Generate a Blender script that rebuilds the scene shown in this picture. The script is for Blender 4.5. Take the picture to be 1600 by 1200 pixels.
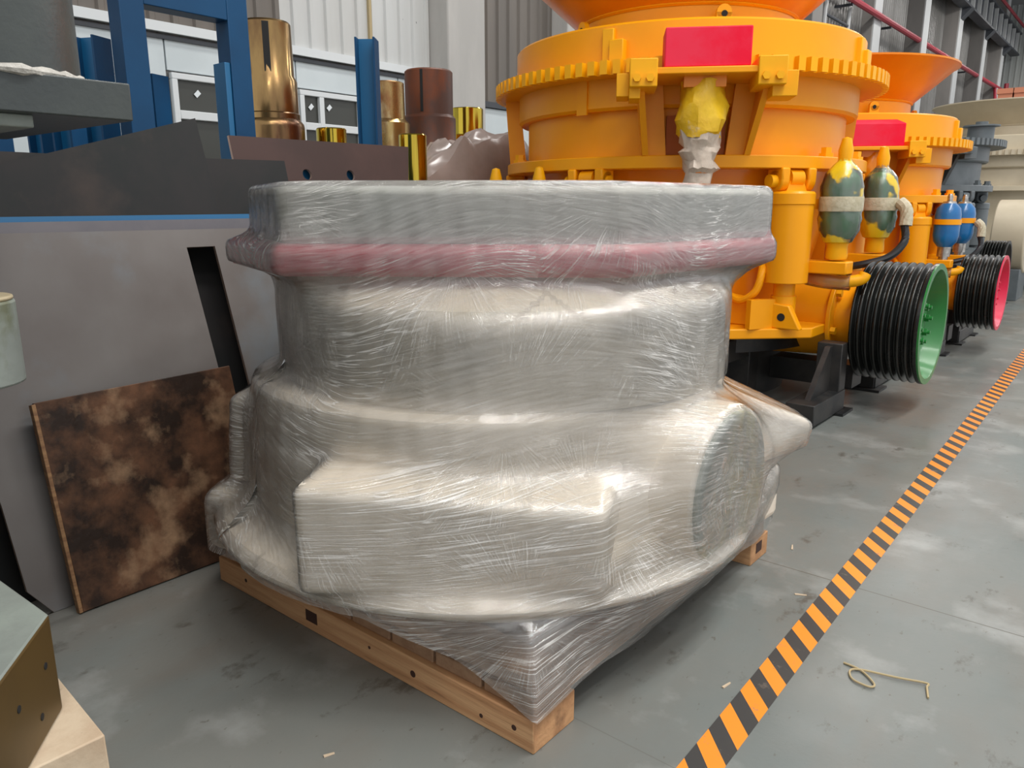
import bpy, bmesh, math, random
import numpy as np
from mathutils import Vector, Matrix
from mathutils.bvhtree import BVHTree
random.seed(7)
C = bpy.context.scene.collection
for o in list(bpy.data.objects): bpy.data.objects.remove(o)
PI = math.pi; R = math.radians

# ------------------------------------------------------------------ camera, world, lights, exposure
cam_d = bpy.data.cameras.new('camera'); cam = bpy.data.objects.new('camera', cam_d); C.objects.link(cam)
cam_d.sensor_width = 36.0; cam_d.lens = 36.0*1203/1600; cam_d.clip_end = 300
cam.location = (0, 0, 1.5); cam.rotation_euler = (PI/2-math.atan(280/1203.), 0, R(39.55))
bpy.context.scene.camera = cam
sc = bpy.context.scene
sc.view_settings.view_transform = 'Standard'; sc.view_settings.look = 'None'
sc.view_settings.exposure = 0.12; sc.view_settings.gamma = 1.0; sc.view_settings.use_curve_mapping = False
w = bpy.data.worlds.new('world'); sc.world = w; w.use_nodes = True
bg = w.node_tree.nodes['Background']; bg.inputs[0].default_value = (0.97, 0.98, 1.0, 1); bg.inputs[1].default_value = 0.88
def area(name, loc, rot, sx, sy, power, col=(1, 0.98, 0.95)):
    l = bpy.data.lights.new(name, 'AREA'); l.shape = 'RECTANGLE'; l.size = sx; l.size_y = sy; l.energy = power; l.color = col
    o = bpy.data.objects.new(name, l); C.objects.link(o); o.location = loc; o.rotation_euler = rot; return o
for i, yy in enumerate((-1, 8, 20, 34, 50, 66)):
    area('roof_light', (4.0, yy, 15.0), (0, 0, 0), 1.6, 7, 650)
    if i > 0: area('roof_light', (-6.5, yy-2 if i == 0 else yy+2, 14.0), (0, 0, 0), 1.4, 6, 800 if i == 0 else 600)
# narrow lamps added over the aisle to put glints on the film
for x, yy in ((1.0, 2.0), (1.0, 6.0), (3.0, -2.0), (3.5, 4.0)):
    area('glint_light', (x, yy, 8.5), (0, 0, 0), 0.12, 2.4, 110)

# ------------------------------------------------------------------ materials
def mat(name, c1, c2=None, scale=4, rough=0.5, metal=0.0, bump=0.0, bscale=30, rough2=None, stretch=(1, 1, 1), c3=None, s3=1.0, t3=(0.55, 0.7), coat=0, lo=0.4, hi=0.6, det=6, spec=0.5):
    m = bpy.data.materials.new(name); m.use_nodes = True; nt = m.node_tree; b = nt.nodes['Principled BSDF']
    L = nt.links.new
    b.inputs['Roughness'].default_value = rough; b.inputs['Metallic'].default_value = metal
    b.inputs['Specular IOR Level'].default_value = spec
    b.inputs['Coat Weight'].default_value = coat; b.inputs['Coat Roughness'].default_value = 0.12
    tc = nt.nodes.new('ShaderNodeTexCoord'); mp = nt.nodes.new('ShaderNodeMapping'); mp.inputs['Scale'].default_value = stretch
    L(tc.outputs['Object'], mp.inputs[0])
    if c2 is None: b.inputs['Base Color'].default_value = (*c1, 1)
    else:
        n = nt.nodes.new('ShaderNodeTexNoise'); n.inputs['Scale'].default_value = scale; n.inputs['Detail'].default_value = det; n.inputs['Roughness'].default_value = 0.62
        L(mp.outputs[0], n.inputs['Vector'])
        r = nt.nodes.new('ShaderNodeMapRange'); r.inputs[1].default_value = lo; r.inputs[2].default_value = hi; L(n.outputs[0], r.inputs[0])
        x = nt.nodes.new('ShaderNodeMix'); x.data_type = 'RGBA'; x.inputs[6].default_value = (*c1, 1); x.inputs[7].default_value = (*c2, 1)
        L(r.outputs[0], x.inputs[0]); out = x.outputs[2]
        if rough2 is not None:
            rr = nt.nodes.new('ShaderNodeMapRange'); rr.inputs[3].default_value = rough; rr.inputs[4].default_value = rough2
            L(r.outputs[0], rr.inputs[0]); L(rr.outputs[0], b.inputs['Roughness'])
        if c3 is not None:
            n3 = nt.nodes.new('ShaderNodeTexNoise'); n3.inputs['Scale'].default_value = s3; n3.inputs['Detail'].default_value = 7
            n3.inputs['Roughness'].default_value = 0.6
            L(mp.outputs[0], n3.inputs['Vector'])
            r3 = nt.nodes.new('ShaderNodeMapRange'); r3.inputs[1].default_value = t3[0]; r3.inputs[2].default_value = t3[1]; L(n3.outputs[0], r3.inputs[0])
            x3 = nt.nodes.new('ShaderNodeMix'); x3.data_type = 'RGBA'; L(r3.outputs[0], x3.inputs[0]); L(out, x3.inputs[6]); x3.inputs[7].default_value = (*c3, 1); out = x3.outputs[2]
        L(out, b.inputs['Base Color'])
    if bump > 0:
        nb = nt.nodes.new('ShaderNodeTexNoise'); nb.inputs['Scale'].default_value = bscale; nb.inputs['Detail'].default_value = 4
        L(mp.outputs[0], nb.inputs['Vector']); bp = nt.nodes.new('ShaderNodeBump'); bp.inputs['Strength'].default_value = bump; bp.inputs['Distance'].default_value = 0.01
        L(nb.outputs[0], bp.inputs['Height']); L(bp.outputs[0], b.inputs['Normal'])
    return m
M = {}
M['yellow'] = mat('yellow_paint', (0.90, 0.36, 0.002), (0.87, 0.335, 0.002), 1.5, 0.4, bump=0.05, bscale=9, coat=0.04, spec=0.3)
M['orange'] = mat('shaded_yellow_paint', (0.80, 0.255, 0.003), (0.75, 0.22, 0.003), 1.5, 0.3, bump=0.06, bscale=9, coat=0.15, spec=0.35)  # deeper copy of the yellow, with shade and interreflection put into it
M['recess_shade'] = mat('painted_recess_shade', (0.42, 0.11, 0.01), rough=0.6)  # darkened orange that paints in the shade of the drive opening
M['key_yellow'] = mat('key_yellow_paint', (0.90, 0.42, 0.003), (0.88, 0.39, 0.003), 3, 0.42, bump=0.05, spec=0.3)
M['red_cover'] = mat('red_cover_paint', (0.84, 0.004, 0.035), (0.82, 0.03, 0.07), 3, 0.55, spec=0.2)
M['black_steel'] = mat('black_steel_paint', (0.012, 0.013, 0.014), (0.03, 0.028, 0.026), 5, 0.45)
M['pulley_black'] = mat('polished_dark_iron', (0.03, 0.032, 0.03), (0.05, 0.05, 0.048), 3, 0.2, metal=0.75, rough2=0.3)
M['green'] = mat('green_paint', (0.018, 0.20, 0.035), (0.015, 0.16, 0.03), 2, 0.35, coat=0.2)
M['magenta'] = mat('crimson_paint', (0.72, 0.01, 0.07), (0.66, 0.03, 0.08), 2, 0.35)
M['grey_paint'] = mat('grey_machine_paint', (0.15, 0.17, 0.18), (0.11, 0.13, 0.14), 2, 0.45)
M['cream'] = mat('cream_machine_paint', (0.60, 0.52, 0.38), (0.55, 0.47, 0.34), 2, 0.45)
M['green_tank'] = mat('green_tank', (0.035, 0.27, 0.09), (0.03, 0.21, 0.07), 3, 0.4)
M['blue_tank'] = mat('blue_tank', (0.008, 0.16, 0.42), (0.008, 0.13, 0.36), 3, 0.3, coat=0.3)
M['steel_fit'] = mat('zinc_fitting', (0.55, 0.53, 0.5), (0.35, 0.33, 0.3), 20, 0.3, metal=0.9)
M['rubber'] = mat('black_rubber', (0.015, 0.017, 0.02), rough=0.4)
M['tape_band'] = mat('beige_tape', (0.55, 0.50, 0.36), (0.45, 0.40, 0.27), 20, 0.5, bump=0.5, bscale=40)
M['paper'] = mat('masking_paper', (0.66, 0.56, 0.46), (0.52, 0.42, 0.33), 6, 0.45, bump=1.0, bscale=14, c3=(0.5, 0.05, 0.05), s3=6, t3=(0.64, 0.7))
M['casting'] = mat('beige_primer_casting', (0.84, 0.76, 0.64), (0.76, 0.68, 0.56), 1.6, 0.6, c3=(0.30, 0.30, 0.25), s3=0.9, t3=(0.60, 0.80), stretch=(1, 1, 2.2), bump=0.1, bscale=50)
M['casting_dark'] = mat('stained_shaded_waist', (0.72, 0.655, 0.55), (0.66, 0.60, 0.50), 1.3, 0.6, c3=(0.17, 0.155, 0.12), s3=1.0, t3=(0.48, 0.68), stretch=(1, 1, 2.0), bump=0.1, bscale=50)  # dark patches paint in both stains and shadows on the waist
M['casting_grey'] = mat('grey_green_ring_casting', (0.52, 0.53, 0.48), (0.56, 0.54, 0.49), 2.0, 0.5, c3=(0.30, 0.27, 0.24), s3=1.5, t3=(0.55, 0.75))
M['red_band'] = mat('dull_red_band', (0.62, 0.07, 0.10), (0.52, 0.05, 0.08), 7, 0.6)
M['bore_face'] = mat('bore_cover_face', (0.22, 0.255, 0.205), (0.27, 0.29, 0.24), 3, 0.55, c3=(0.55, 0.46, 0.12), s3=3, t3=(0.50, 0.66), stretch=(1, 1, 0.5))
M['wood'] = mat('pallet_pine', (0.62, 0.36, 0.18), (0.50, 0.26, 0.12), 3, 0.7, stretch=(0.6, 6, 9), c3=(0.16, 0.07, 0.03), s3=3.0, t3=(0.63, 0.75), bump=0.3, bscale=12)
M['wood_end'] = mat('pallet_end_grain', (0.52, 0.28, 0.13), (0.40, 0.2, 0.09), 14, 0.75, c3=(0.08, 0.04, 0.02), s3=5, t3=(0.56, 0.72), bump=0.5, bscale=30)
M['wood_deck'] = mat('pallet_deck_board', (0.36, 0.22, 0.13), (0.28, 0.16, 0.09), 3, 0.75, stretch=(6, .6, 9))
M['wood_pale'] = mat('pale_wood_block', (0.60, 0.48, 0.34), (0.50, 0.37, 0.25), 5, 0.75, c3=(0.12, 0.09, 0.07), s3=7, t3=(0.56, 0.66), bump=0.3)
M['stain'] = mat('stencil_ink', (0.05, 0.02, 0.012), rough=0.8)
M['plate_grey'] = mat('mill_scale_light', (0.17, 0.15, 0.14), (0.20, 0.185, 0.175), 1.1, 0.42, c3=(0.20, 0.22, 0.235), s3=1.6, t3=(0.55, 0.72), metal=0.1, rough2=0.55)
M['plate_dark'] = mat('mill_scale_dark', (0.028, 0.026, 0.026), (0.018, 0.021, 0.021), 1.3, 0.55, c3=(0.055, 0.042, 0.036), s3=1.5, t3=(0.55, 0.7), metal=0.0, spec=0.2)
M['plate_rust'] = mat('rust_tinted_plate', (0.075, 0.045, 0.04), (0.06, 0.038, 0.034), 2, 0.6, c3=(0.26, 0.07, 0.02), s3=2.6, t3=(0.60, 0.70), metal=0.0, spec=0.2)
M['plate_edge2'] = mat('violet_grey_plate', (0.12, 0.115, 0.13), (0.15, 0.14, 0.15), 2, 0.4, metal=0.3)
M['plate_edge'] = mat('flame_cut_edge', (0.42, 0.30, 0.24), rough=0.5, metal=0.3)
M['blue_steel'] = mat('blue_rack_paint', (0.006, 0.06, 0.15), (0.006, 0.05, 0.125), 2, 0.45, spec=0.25, bump=0.05)
M['blue_light'] = mat('bright_blue_edge', (0.008, 0.12, 0.27), rough=0.45)
M['ply'] = mat('burnt_board', (0.028, 0.016, 0.011), (0.17, 0.08, 0.042), 5.5, 0.5, c3=(0.42, 0.26, 0.15), s3=4.5, t3=(0.54, 0.74), rough2=0.65, bump=0.35, bscale=25, lo=0.42, hi=0.66, det=12, spec=0.3)
M['ply_edge'] = mat('board_edge', (0.22, 0.11, 0.05), (0.36, 0.20, 0.09), 10, 0.6, stretch=(1, 1, 6))
M['bronze'] = mat('heat_tinted_bronze', (0.34, 0.22, 0.09), (0.10, 0.045, 0.03), 2.0, 0.18, metal=0.95, stretch=(1, 1, 0.3), rough2=0.3)
M['rusty_shaft'] = mat('rust_filmed_shaft', (0.085, 0.045, 0.035), (0.17, 0.05, 0.02), 3, 0.42, metal=0.15, spec=0.3, stretch=(1, 1, 0.6), c3=(0.08, 0.05, 0.04), s3=2.5, rough2=0.5)
M['brass'] = mat('bright_brass', (0.62, 0.46, 0.06), (0.5, 0.36, 0.05), 6, 0.13, metal=1.0, stretch=(3, 3, 0.1))
M['stained'] = mat('stained_bronze', (0.42, 0.30, 0.12), (0.22, 0.09, 0.04), 4, 0.22, metal=0.85, stretch=(1, 1, 0.5), c3=(0.60, 0.54, 0.34), s3=3, t3=(0.5, 0.66), rough2=0.4)
M['steel_dark'] = mat('dark_turned_steel', (0.14, 0.10, 0.10), (0.10, 0.07, 0.07), 2, 0.35, metal=0.6)
M['tarp'] = mat('brownish_tarp', (0.36, 0.29, 0.26), (0.31, 0.25, 0.22), 3, 0.22, bump=0.2, bscale=8)
M['col_grey'] = mat('grey_green_base', (0.052, 0.061, 0.058), (0.040, 0.048, 0.048), 3, 0.38, c3=(0.34, 0.15, 0.08), s3=3.2, t3=(0.64, 0.67), bump=0.12, bscale=60)
M['weld'] = mat('pale_weld_bead', (0.55, 0.53, 0.48), (0.4, 0.38, 0.34), 20, 0.5, bump=0.6, bscale=60)
M['ochre'] = mat('ochre_machined_face', (0.095, 0.055, 0.014), (0.075, 0.044, 0.012), 3, 0.45, c3=(0.06, 0.035, 0.02), s3=3, t3=(0.6, 0.75))
M['casting_green'] = mat('pale_green_casting', (0.24, 0.27, 0.24), (0.20, 0.22, 0.20), 4, 0.5, c3=(0.13, 0.14, 0.09), s3=5, t3=(0.6, 0.75), bump=0.3, bscale=20)
M['cream_cap'] = mat('cream_cap', (0.42, 0.35, 0.22), (0.36, 0.30, 0.19), 8, 0.5)
M['hole_dark'] = mat('painted_hole_shade', (0.01, 0.01, 0.01), rough=0.8)  # near-black solids stand in for the shade inside holes and keyways
M['clad_white'] = mat('off_white_cladding', (0.56, 0.57, 0.56), (0.51, 0.51, 0.49), 0.9, 0.45, stretch=(1, 1, 0.15))
M['clad_brown'] = mat('brown_grey_cladding', (0.155, 0.135, 0.115), (0.13, 0.115, 0.1), 0.9, 0.45, stretch=(1, 1, 0.15))
M['clad_grey'] = mat('grey_cladding', (0.17, 0.165, 0.155), (0.25, 0.245, 0.235), 0.7, 0.35, metal=0.3, stretch=(1, 1, 0.3))
M['clad_end'] = mat('pale_grey_end_cladding', (0.40, 0.42, 0.40), (0.36, 0.38, 0.37), 0.5, 0.5, stretch=(1, 1, 0.1))
M['panel_white'] = mat('cool_white_panel', (0.60, 0.66, 0.68), (0.55, 0.61, 0.63), 0.8, 0.4)
M['frame_white'] = mat('white_window_frame', (0.68, 0.71, 0.72), rough=0.4)
M['concrete'] = mat('pale_concrete', (0.47, 0.455, 0.43), (0.40, 0.39, 0.37), 0.8, 0.75, stretch=(1, 1, 0.3), bump=0.2, bscale=10)
M['concrete_dim'] = mat('grey_concrete', (0.25, 0.235, 0.22), (0.20, 0.19, 0.18), 0.6, 0.7, stretch=(1, 1, 0.3))
M['strip'] = mat('pale_metal_and_column_face', (0.5, 0.51, 0.51), rough=0.5)
M['crane'] = mat('dark_crane_steel', (0.055, 0.06, 0.07), (0.04, 0.045, 0.055), 1, 0.5)
M['pipe_red'] = mat('red_fire_pipe', (0.36, 0.02, 0.04), rough=0.4)
M['box_orange'] = mat('orange_crate', (0.60, 0.22, 0.12), rough=0.6)
M['roof'] = mat('roof_sheet', (0.30, 0.31, 0.32), rough=0.6)
M['straw'] = mat('dry_straw', (0.42, 0.33, 0.18), rough=0.7)
M['sticker'] = mat('white_sticker', (0.75, 0.8, 0.82), rough=0.5)

def glass_mat():
    m = bpy.data.materials.new('dusty_dark_pane'); m.use_nodes = True; b = m.node_tree.nodes['Principled BSDF']
    b.inputs['Base Color'].default_value = (0.05, 0.052, 0.045, 1); b.inputs['Roughness'].default_value = 0.25; return m
M['pane'] = glass_mat()

def film_mat(name, tint=(0.985, 0.98, 0.97), haze=0.2, streak=(0.9, 26), rough=0.13, uv=True, bump=0.5, patch=None, dist=0.004, warp=0.9, n2w=2.5, ridges=None):
    """clear stretch film: see-through, slightly milky, finely pleated so that lamps glint along the pleats; ridges also paint glints in white"""
    m = bpy.data.materials.new(name); m.use_nodes = True; nt = m.node_tree; L = nt.links.new
    nt.nodes.remove(nt.nodes['Principled BSDF']); out = nt.nodes['Material Output']
    tc = nt.nodes.new('ShaderNodeTexCoord')
    # bend the pleats slowly so that they fan out instead of running level
    nw = nt.nodes.new('ShaderNodeTexNoise'); nw.inputs['Scale'].default_value = 1.1; nw.inputs['Detail'].default_value = 1
    src = tc.outputs['UV'] if uv else tc.outputs['Object']
    L(src, nw.inputs['Vector'])
    vm = nt.nodes.new('ShaderNodeVectorMath'); vm.operation = 'MULTIPLY_ADD'; vm.inputs[1].default_value = (warp, warp, warp)
    L(nw.outputs['Color'], vm.inputs[0]); L(src, vm.inputs[2])
    mp = nt.nodes.new('ShaderNodeMapping'); mp.inputs['Scale'].default_value = (streak[0]*2, streak[1], streak[1]*0.3); mp.inputs['Rotation'].default_value = (0, 0, 0.12)
    L(vm.outputs[0], mp.inputs[0])
    n = nt.nodes.new('ShaderNodeTexNoise'); n.inputs['Scale'].default_value = 1.0; n.inputs['Detail'].default_value = 6; n.inputs['Roughness'].default_value = 0.68
    L(mp.outputs[0], n.inputs['Vector'])
    n2 = nt.nodes.new('ShaderNodeTexNoise'); n2.inputs['Scale'].default_value = 3.0; n2.inputs['Detail'].default_value = 5; L(src, n2.inputs['Vector'])
    add = nt.nodes.new('ShaderNodeMath'); add.operation = 'MULTIPLY_ADD'; add.inputs[1].default_value = n2w; L(n2.outputs[0], add.inputs[0]); L(n.outputs[0], add.inputs[2])
    bp = nt.nodes.new('ShaderNodeBump'); bp.inputs['Strength'].default_value = bump; bp.inputs['Distance'].default_value = dist
    L(add.outputs[0], bp.inputs['Height'])
    tr = nt.nodes.new('ShaderNodeBsdfTransparent'); tr.inputs[0].default_value = (*tint, 1)
    df = nt.nodes.new('ShaderNodeBsdfDiffuse'); df.inputs[0].default_value = (0.82, 0.80, 0.76, 1)
    gl = nt.nodes.new('ShaderNodeBsdfGlossy'); gl.inputs['Roughness'].default_value = rough; L(bp.outputs[0], gl.inputs['Normal'])
    hz = nt.nodes.new('ShaderNodeMapRange'); hz.inputs[1].default_value = 0.35; hz.inputs[2].default_value = 0.75
    hz.inputs[3].default_value = haze*0.45; hz.inputs[4].default_value = haze*2.2; L(n.outputs[0], hz.inputs[0])
    hsock = hz.outputs[0]
    if ridges:
        for k, (rot, sx, sy, seed, fan) in enumerate(ridges):
            mq = nt.nodes.new('ShaderNodeMapping'); mq.inputs['Scale'].default_value = (sx, sy, 1); mq.inputs['Rotation'].default_value = (0, 0, rot); mq.inputs['Location'].default_value = (seed, seed*.7, seed)
            if fan:
                fu = nt.nodes.new('ShaderNodeUVMap'); fu.uv_map = 'Fan'; L(fu.outputs[0], mq.inputs[0])
            else: L(vm.outputs[0], mq.inputs[0])
            nn = nt.nodes.new('ShaderNodeTexNoise'); nn.inputs['Scale'].default_value = 1.0; nn.inputs['Detail'].default_value = 2; nn.inputs['Roughness'].default_value = 0.5; L(mq.outputs[0], nn.inputs['Vector'])
            sb = nt.nodes.new('ShaderNodeMath'); sb.operation = 'SUBTRACT'; sb.inputs[1].default_value = 0.5; L(nn.outputs[0], sb.inputs[0])
            ab = nt.nodes.new('ShaderNodeMath'); ab.operation = 'ABSOLUTE'; L(sb.outputs[0], ab.inputs[0])
            rg = nt.nodes.new('ShaderNodeMapRange'); rg.inputs[1].default_value = 0.008; rg.inputs[2].default_value = 0.032; rg.inputs[3].default_value = 1; rg.inputs[4].default_value = 0; L(ab.outputs[0], rg.inputs[0])
            mk = nt.nodes.new('ShaderNodeTexNoise'); mk.inputs['Scale'].default_value = 2.3; mk.inputs['Detail'].default_value = 4
            ml = nt.nodes.new('ShaderNodeMapping'); ml.inputs['Location'].default_value = (seed*3, seed, 0); L(src, ml.inputs[0]); L(ml.outputs[0], mk.inputs['Vector'])
            mr = nt.nodes.new('ShaderNodeMapRange'); mr.inputs[1].default_value = 0.50; mr.inputs[2].default_value = 0.68; L(mk.outputs[0], mr.inputs[0])
            pr = nt.nodes.new('ShaderNodeMath'); pr.operation = 'MULTIPLY'; L(rg.outputs[0], pr.inputs[0]); L(mr.outputs[0], pr.inputs[1])
            if fan:
                sx_ = nt.nodes.new('ShaderNodeSeparateXYZ'); L(fu.outputs[0], sx_.inputs[0])
                fd = nt.nodes.new('ShaderNodeMapRange'); fd.inputs[1].default_value = 0.22; fd.inputs[2].default_value = 0.55; fd.inputs[3].default_value = 1; fd.inputs[4].default_value = 0; L(sx_.outputs[0], fd.inputs[0])
                f3 = nt.nodes.new('ShaderNodeMapRange'); f3.inputs[1].default_value = 0.03; f3.inputs[2].default_value = 0.10; L(sx_.outputs[0], f3.inputs[0])
                f2 = nt.nodes.new('ShaderNodeMath'); f2.operation = 'MULTIPLY'; L(fd.outputs[0], f2.inputs[0]); L(f3.outputs[0], f2.inputs[1])
                f4 = nt.nodes.new('ShaderNodeMath'); f4.operation = 'MULTIPLY'; L(pr.outputs[0], f4.inputs[0]); L(f2.outputs[0], f4.inputs[1]); pr = f4
            h2 = nt.nodes.new('ShaderNodeMath'); h2.operation = 'MULTIPLY_ADD'; h2.inputs[1].default_value = 0.7; h2.use_clamp = True; L(pr.outputs[0], h2.inputs[0]); L(hsock, h2.inputs[2]); hsock = h2.outputs[0]  # folds whitened further, painting in part of the glints
            a2 = nt.nodes.new('ShaderNodeMath'); a2.operation = 'MULTIPLY_ADD'; a2.inputs[1].default_value = 0.8; L(pr.outputs[0], a2.inputs[0]); L(bp.inputs['Height'].links[0].from_socket, a2.inputs[2]); L(a2.outputs[0], bp.inputs['Height'])
    hz = type('X', (), {'outputs': [hsock]})
    m1 = nt.nodes.new('ShaderNodeMixShader'); L(hz.outputs[0], m1.inputs[0]); L(tr.outputs[0], m1.inputs[1]); L(df.outputs[0], m1.inputs[2])
    if patch:
        n4 = nt.nodes.new('ShaderNodeTexNoise'); n4.inputs['Scale'].default_value = patch[1]; n4.inputs['Detail'].default_value = 3; L(tc.outputs['Object'], n4.inputs['Vector'])
        r4 = nt.nodes.new('ShaderNodeMapRange'); r4.inputs[1].default_value = patch[2]; r4.inputs[2].default_value = patch[2]+0.04; L(n4.outputs[0], r4.inputs[0])
        d4 = nt.nodes.new('ShaderNodeBsdfDiffuse'); d4.inputs[0].default_value = (*patch[0], 1)
        m4 = nt.nodes.new('ShaderNodeMixShader'); L(r4.outputs[0], m4.inputs[0]); L(m1.outputs[0], m4.inputs[1]); L(d4.outputs[0], m4.inputs[2]); m1 = m4
    fr = nt.nodes.new('ShaderNodeFresnel'); fr.inputs[0].default_value = 1.5; L(bp.outputs[0], fr.inputs['Normal'])
    fm = nt.nodes.new('ShaderNodeMath'); fm.operation = 'MULTIPLY_ADD'; fm.inputs[1].default_value = 1.3; fm.inputs[2].default_value = 0.06; fm.use_clamp = True; L(fr.outputs[0], fm.inputs[0])
    m2 = nt.nodes.new('ShaderNodeMixShader'); L(fm.outputs[0], m2.inputs[0]); L(m1.outputs[0], m2.inputs[1]); L(gl.outputs[0], m2.inputs[2])
    L(m2.outputs[0], out.inputs[0]); return m
M['film'] = film_mat('stretch_film', haze=0.13, streak=(5, 110), bump=0.5, rough=0.08, dist=0.004, warp=0.22, n2w=0.3, ridges=[(0.06, 3.5, 100, 1.3, 0), (-0.3, 4, 75, 4.1, 0), (0, 3, 26, 7.7, 1), (0, 4, 44, 2.2, 1)])
M['bag'] = film_mat('clear_bag', haze=0.07, streak=(6, 6), uv=False, bump=0.8, rough=0.15, dist=0.01)
M['bag_yellow'] = film_mat('oversprayed_bag', haze=0.06, streak=(6, 6), uv=False, bump=0.9, rough=0.18, patch=((0.80, 0.56, 0.015), 3.5, 0.50), dist=0.01)

# ------------------------------------------------------------------ mesh helpers
class MB:
    """collects shapes and links them as one mesh object"""
    def __init__(s): s.bm = bmesh.new()
    def _add(s, vs, fs, T=None, mi=0):
        vv = [s.bm.verts.new(T @ Vector(v) if T else v) for v in vs]
        for f in fs:
            try: fa = s.bm.faces.new([vv[i] for i in f]); fa.material_index = mi
            except ValueError: pass
        return s
    def box(s, x0, x1, y0, y1, z0, z1, T=None, mi=0):
        v = [(x, y, z) for z in (z0, z1) for x, y in ((x0, y0), (x1, y0), (x1, y1), (x0, y1))]
        return s._add(v, [(0, 3, 2, 1), (4, 5, 6, 7), (0, 1, 5, 4), (1, 2, 6, 5), (2, 3, 7, 6), (3, 0, 4, 7)], T, mi)
    def hexa(s, bot, top, T=None, mi=0):
        n = len(bot); v = list(bot)+list(top)
        return s._add(v, [tuple(range(n))[::-1], tuple(range(n, 2*n))]+[(i, (i+1) % n, n+(i+1) % n, n+i) for i in range(n)], T, mi)
    def prism(s, pts, z0, z1, T=None, mi=0): return s.hexa([(x, y, z0) for x, y in pts], [(x, y, z1) for x, y in pts], T, mi)
    def lathe(s, prof, n=48, T=None, cap=True, mi=0, a0=0, a1=2*PI):
        full = abs(a1-a0-2*PI) < 1e-6; m = n if full else n+1
        v = []; f = []
        for r, z in prof:
            for i in range(m):
                a = a0+(a1-a0)*i/n; v.append((r*math.cos(a), r*math.sin(a), z))
        for j in range(len(prof)-1):
            for i in range(n if full else n):
                i2 = (i+1) % m; f.append((j*m+i, j*m+i2, (j+1)*m+i2, (j+1)*m+i))
        if cap and full:
            if prof[0][0] > 1e-4: f.append(tuple(range(m))[::-1])
            if prof[-1][0] > 1e-4: f.append(tuple((len(prof)-1)*m+i for i in range(m)))
        return s._add(v, f, T, mi)
    def cyl(s, p, q, r, n=20, r2=None, mi=0, T=None):
        p = Vector(p); q = Vector(q); d = q-p
        X = Matrix.Translation(p) @ d.to_track_quat('Z', 'Y').to_matrix().to_4x4()
        if T: X = T @ X
        return s.lathe([(r, 0), (r if r2 is None else r2, d.length)], n, X, mi=mi)
    def tube(s, pts, r, n=10, mi=0):
        pts = [Vector(p) for p in pts]; rings = []; v = []; f = []
        for i, p in enumerate(pts):
            d = (pts[min(i+1, len(pts)-1)]-pts[max(i-1, 0)]).normalized()
            q = d.to_track_quat('Z', 'Y')
            for k in range(n):
                a = 2*PI*k/n; v.append(p+q @ Vector((r*math.cos(a), r*math.sin(a), 0)))
        for i in range(len(pts)-1):
            for k in range(n): f.append((i*n+k, i*n+(k+1) % n, (i+1)*n+(k+1) % n, (i+1)*n+k))
        f.append(tuple(range(n))[::-1]); f.append(tuple((len(pts)-1)*n+k for k in range(n)))
        return s._add(v, f, None, mi)
    def sphere(s, c, r, n=16):
        prof = [(max(r*math.sin(PI*j/8), 1e-5), -r*math.cos(PI*j/8)) for j in range(9)]
        return s.lathe(prof, n, Matrix.Translation(c), cap=False)
    def build(s, name, m, parent=None, bevel=0, smooth=True, seg=2, kind=None, loc=None, sharp=32):
        bmesh.ops.remove_doubles(s.bm, verts=s.bm.verts, dist=1e-5)
        bmesh.ops.recalc_face_normals(s.bm, faces=s.bm.faces)
        me = bpy.data.meshes.new(name); s.bm.to_mesh(me); s.bm.free()
        for x in (m if isinstance(m, (list, tuple)) else [m]): me.materials.append(x)
        if smooth: me.shade_smooth(); me.set_sharp_from_angle(angle=R(sharp))
        o = bpy.data.objects.new(name, me); C.objects.link(o)
        if parent: o.parent = parent
        if loc: o.location = loc
        if bevel:
            b = o.modifiers.new('bevel', 'BEVEL'); b.width = bevel; b.segments = seg; b.limit_method = 'ANGLE'; b.angle_limit = R(35)
        if kind: o['kind'] = kind
        return o
def smoothpts(pts, k=8):
    pts = [Vector(p) for p in pts]; out = []
    P = [pts[0]]+pts+[pts[-1]]
    for i in range(1, len(P)-2):
        for j in range(k):
            t = j/k; a, b, c, d = P[i-1], P[i], P[i+1], P[i+2]
            out.append(0.5*((2*b)+(c-a)*t+(2*a-5*b+4*c-d)*t*t+(3*b-3*c+d-a)*t**3))
    out.append(pts[-1]); return out
def tag(o, label=None, cat=None, group=None, kind=None):
    if label: o['label'] = label
    if cat: o['category'] = cat
    if group: o['group'] = group
    if kind: o['kind'] = kind
    return o
def empty(name, loc=(0, 0, 0), rz=0, label=None, cat=None, group=None, scale=1):
    o = bpy.data.objects.new(name, None); C.objects.link(o); o.location = loc; o.rotation_euler = (0, 0, rz); o.empty_display_size = 0.1
    o.scale = (scale,)*3
    return tag(o, label, cat, group)
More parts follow.
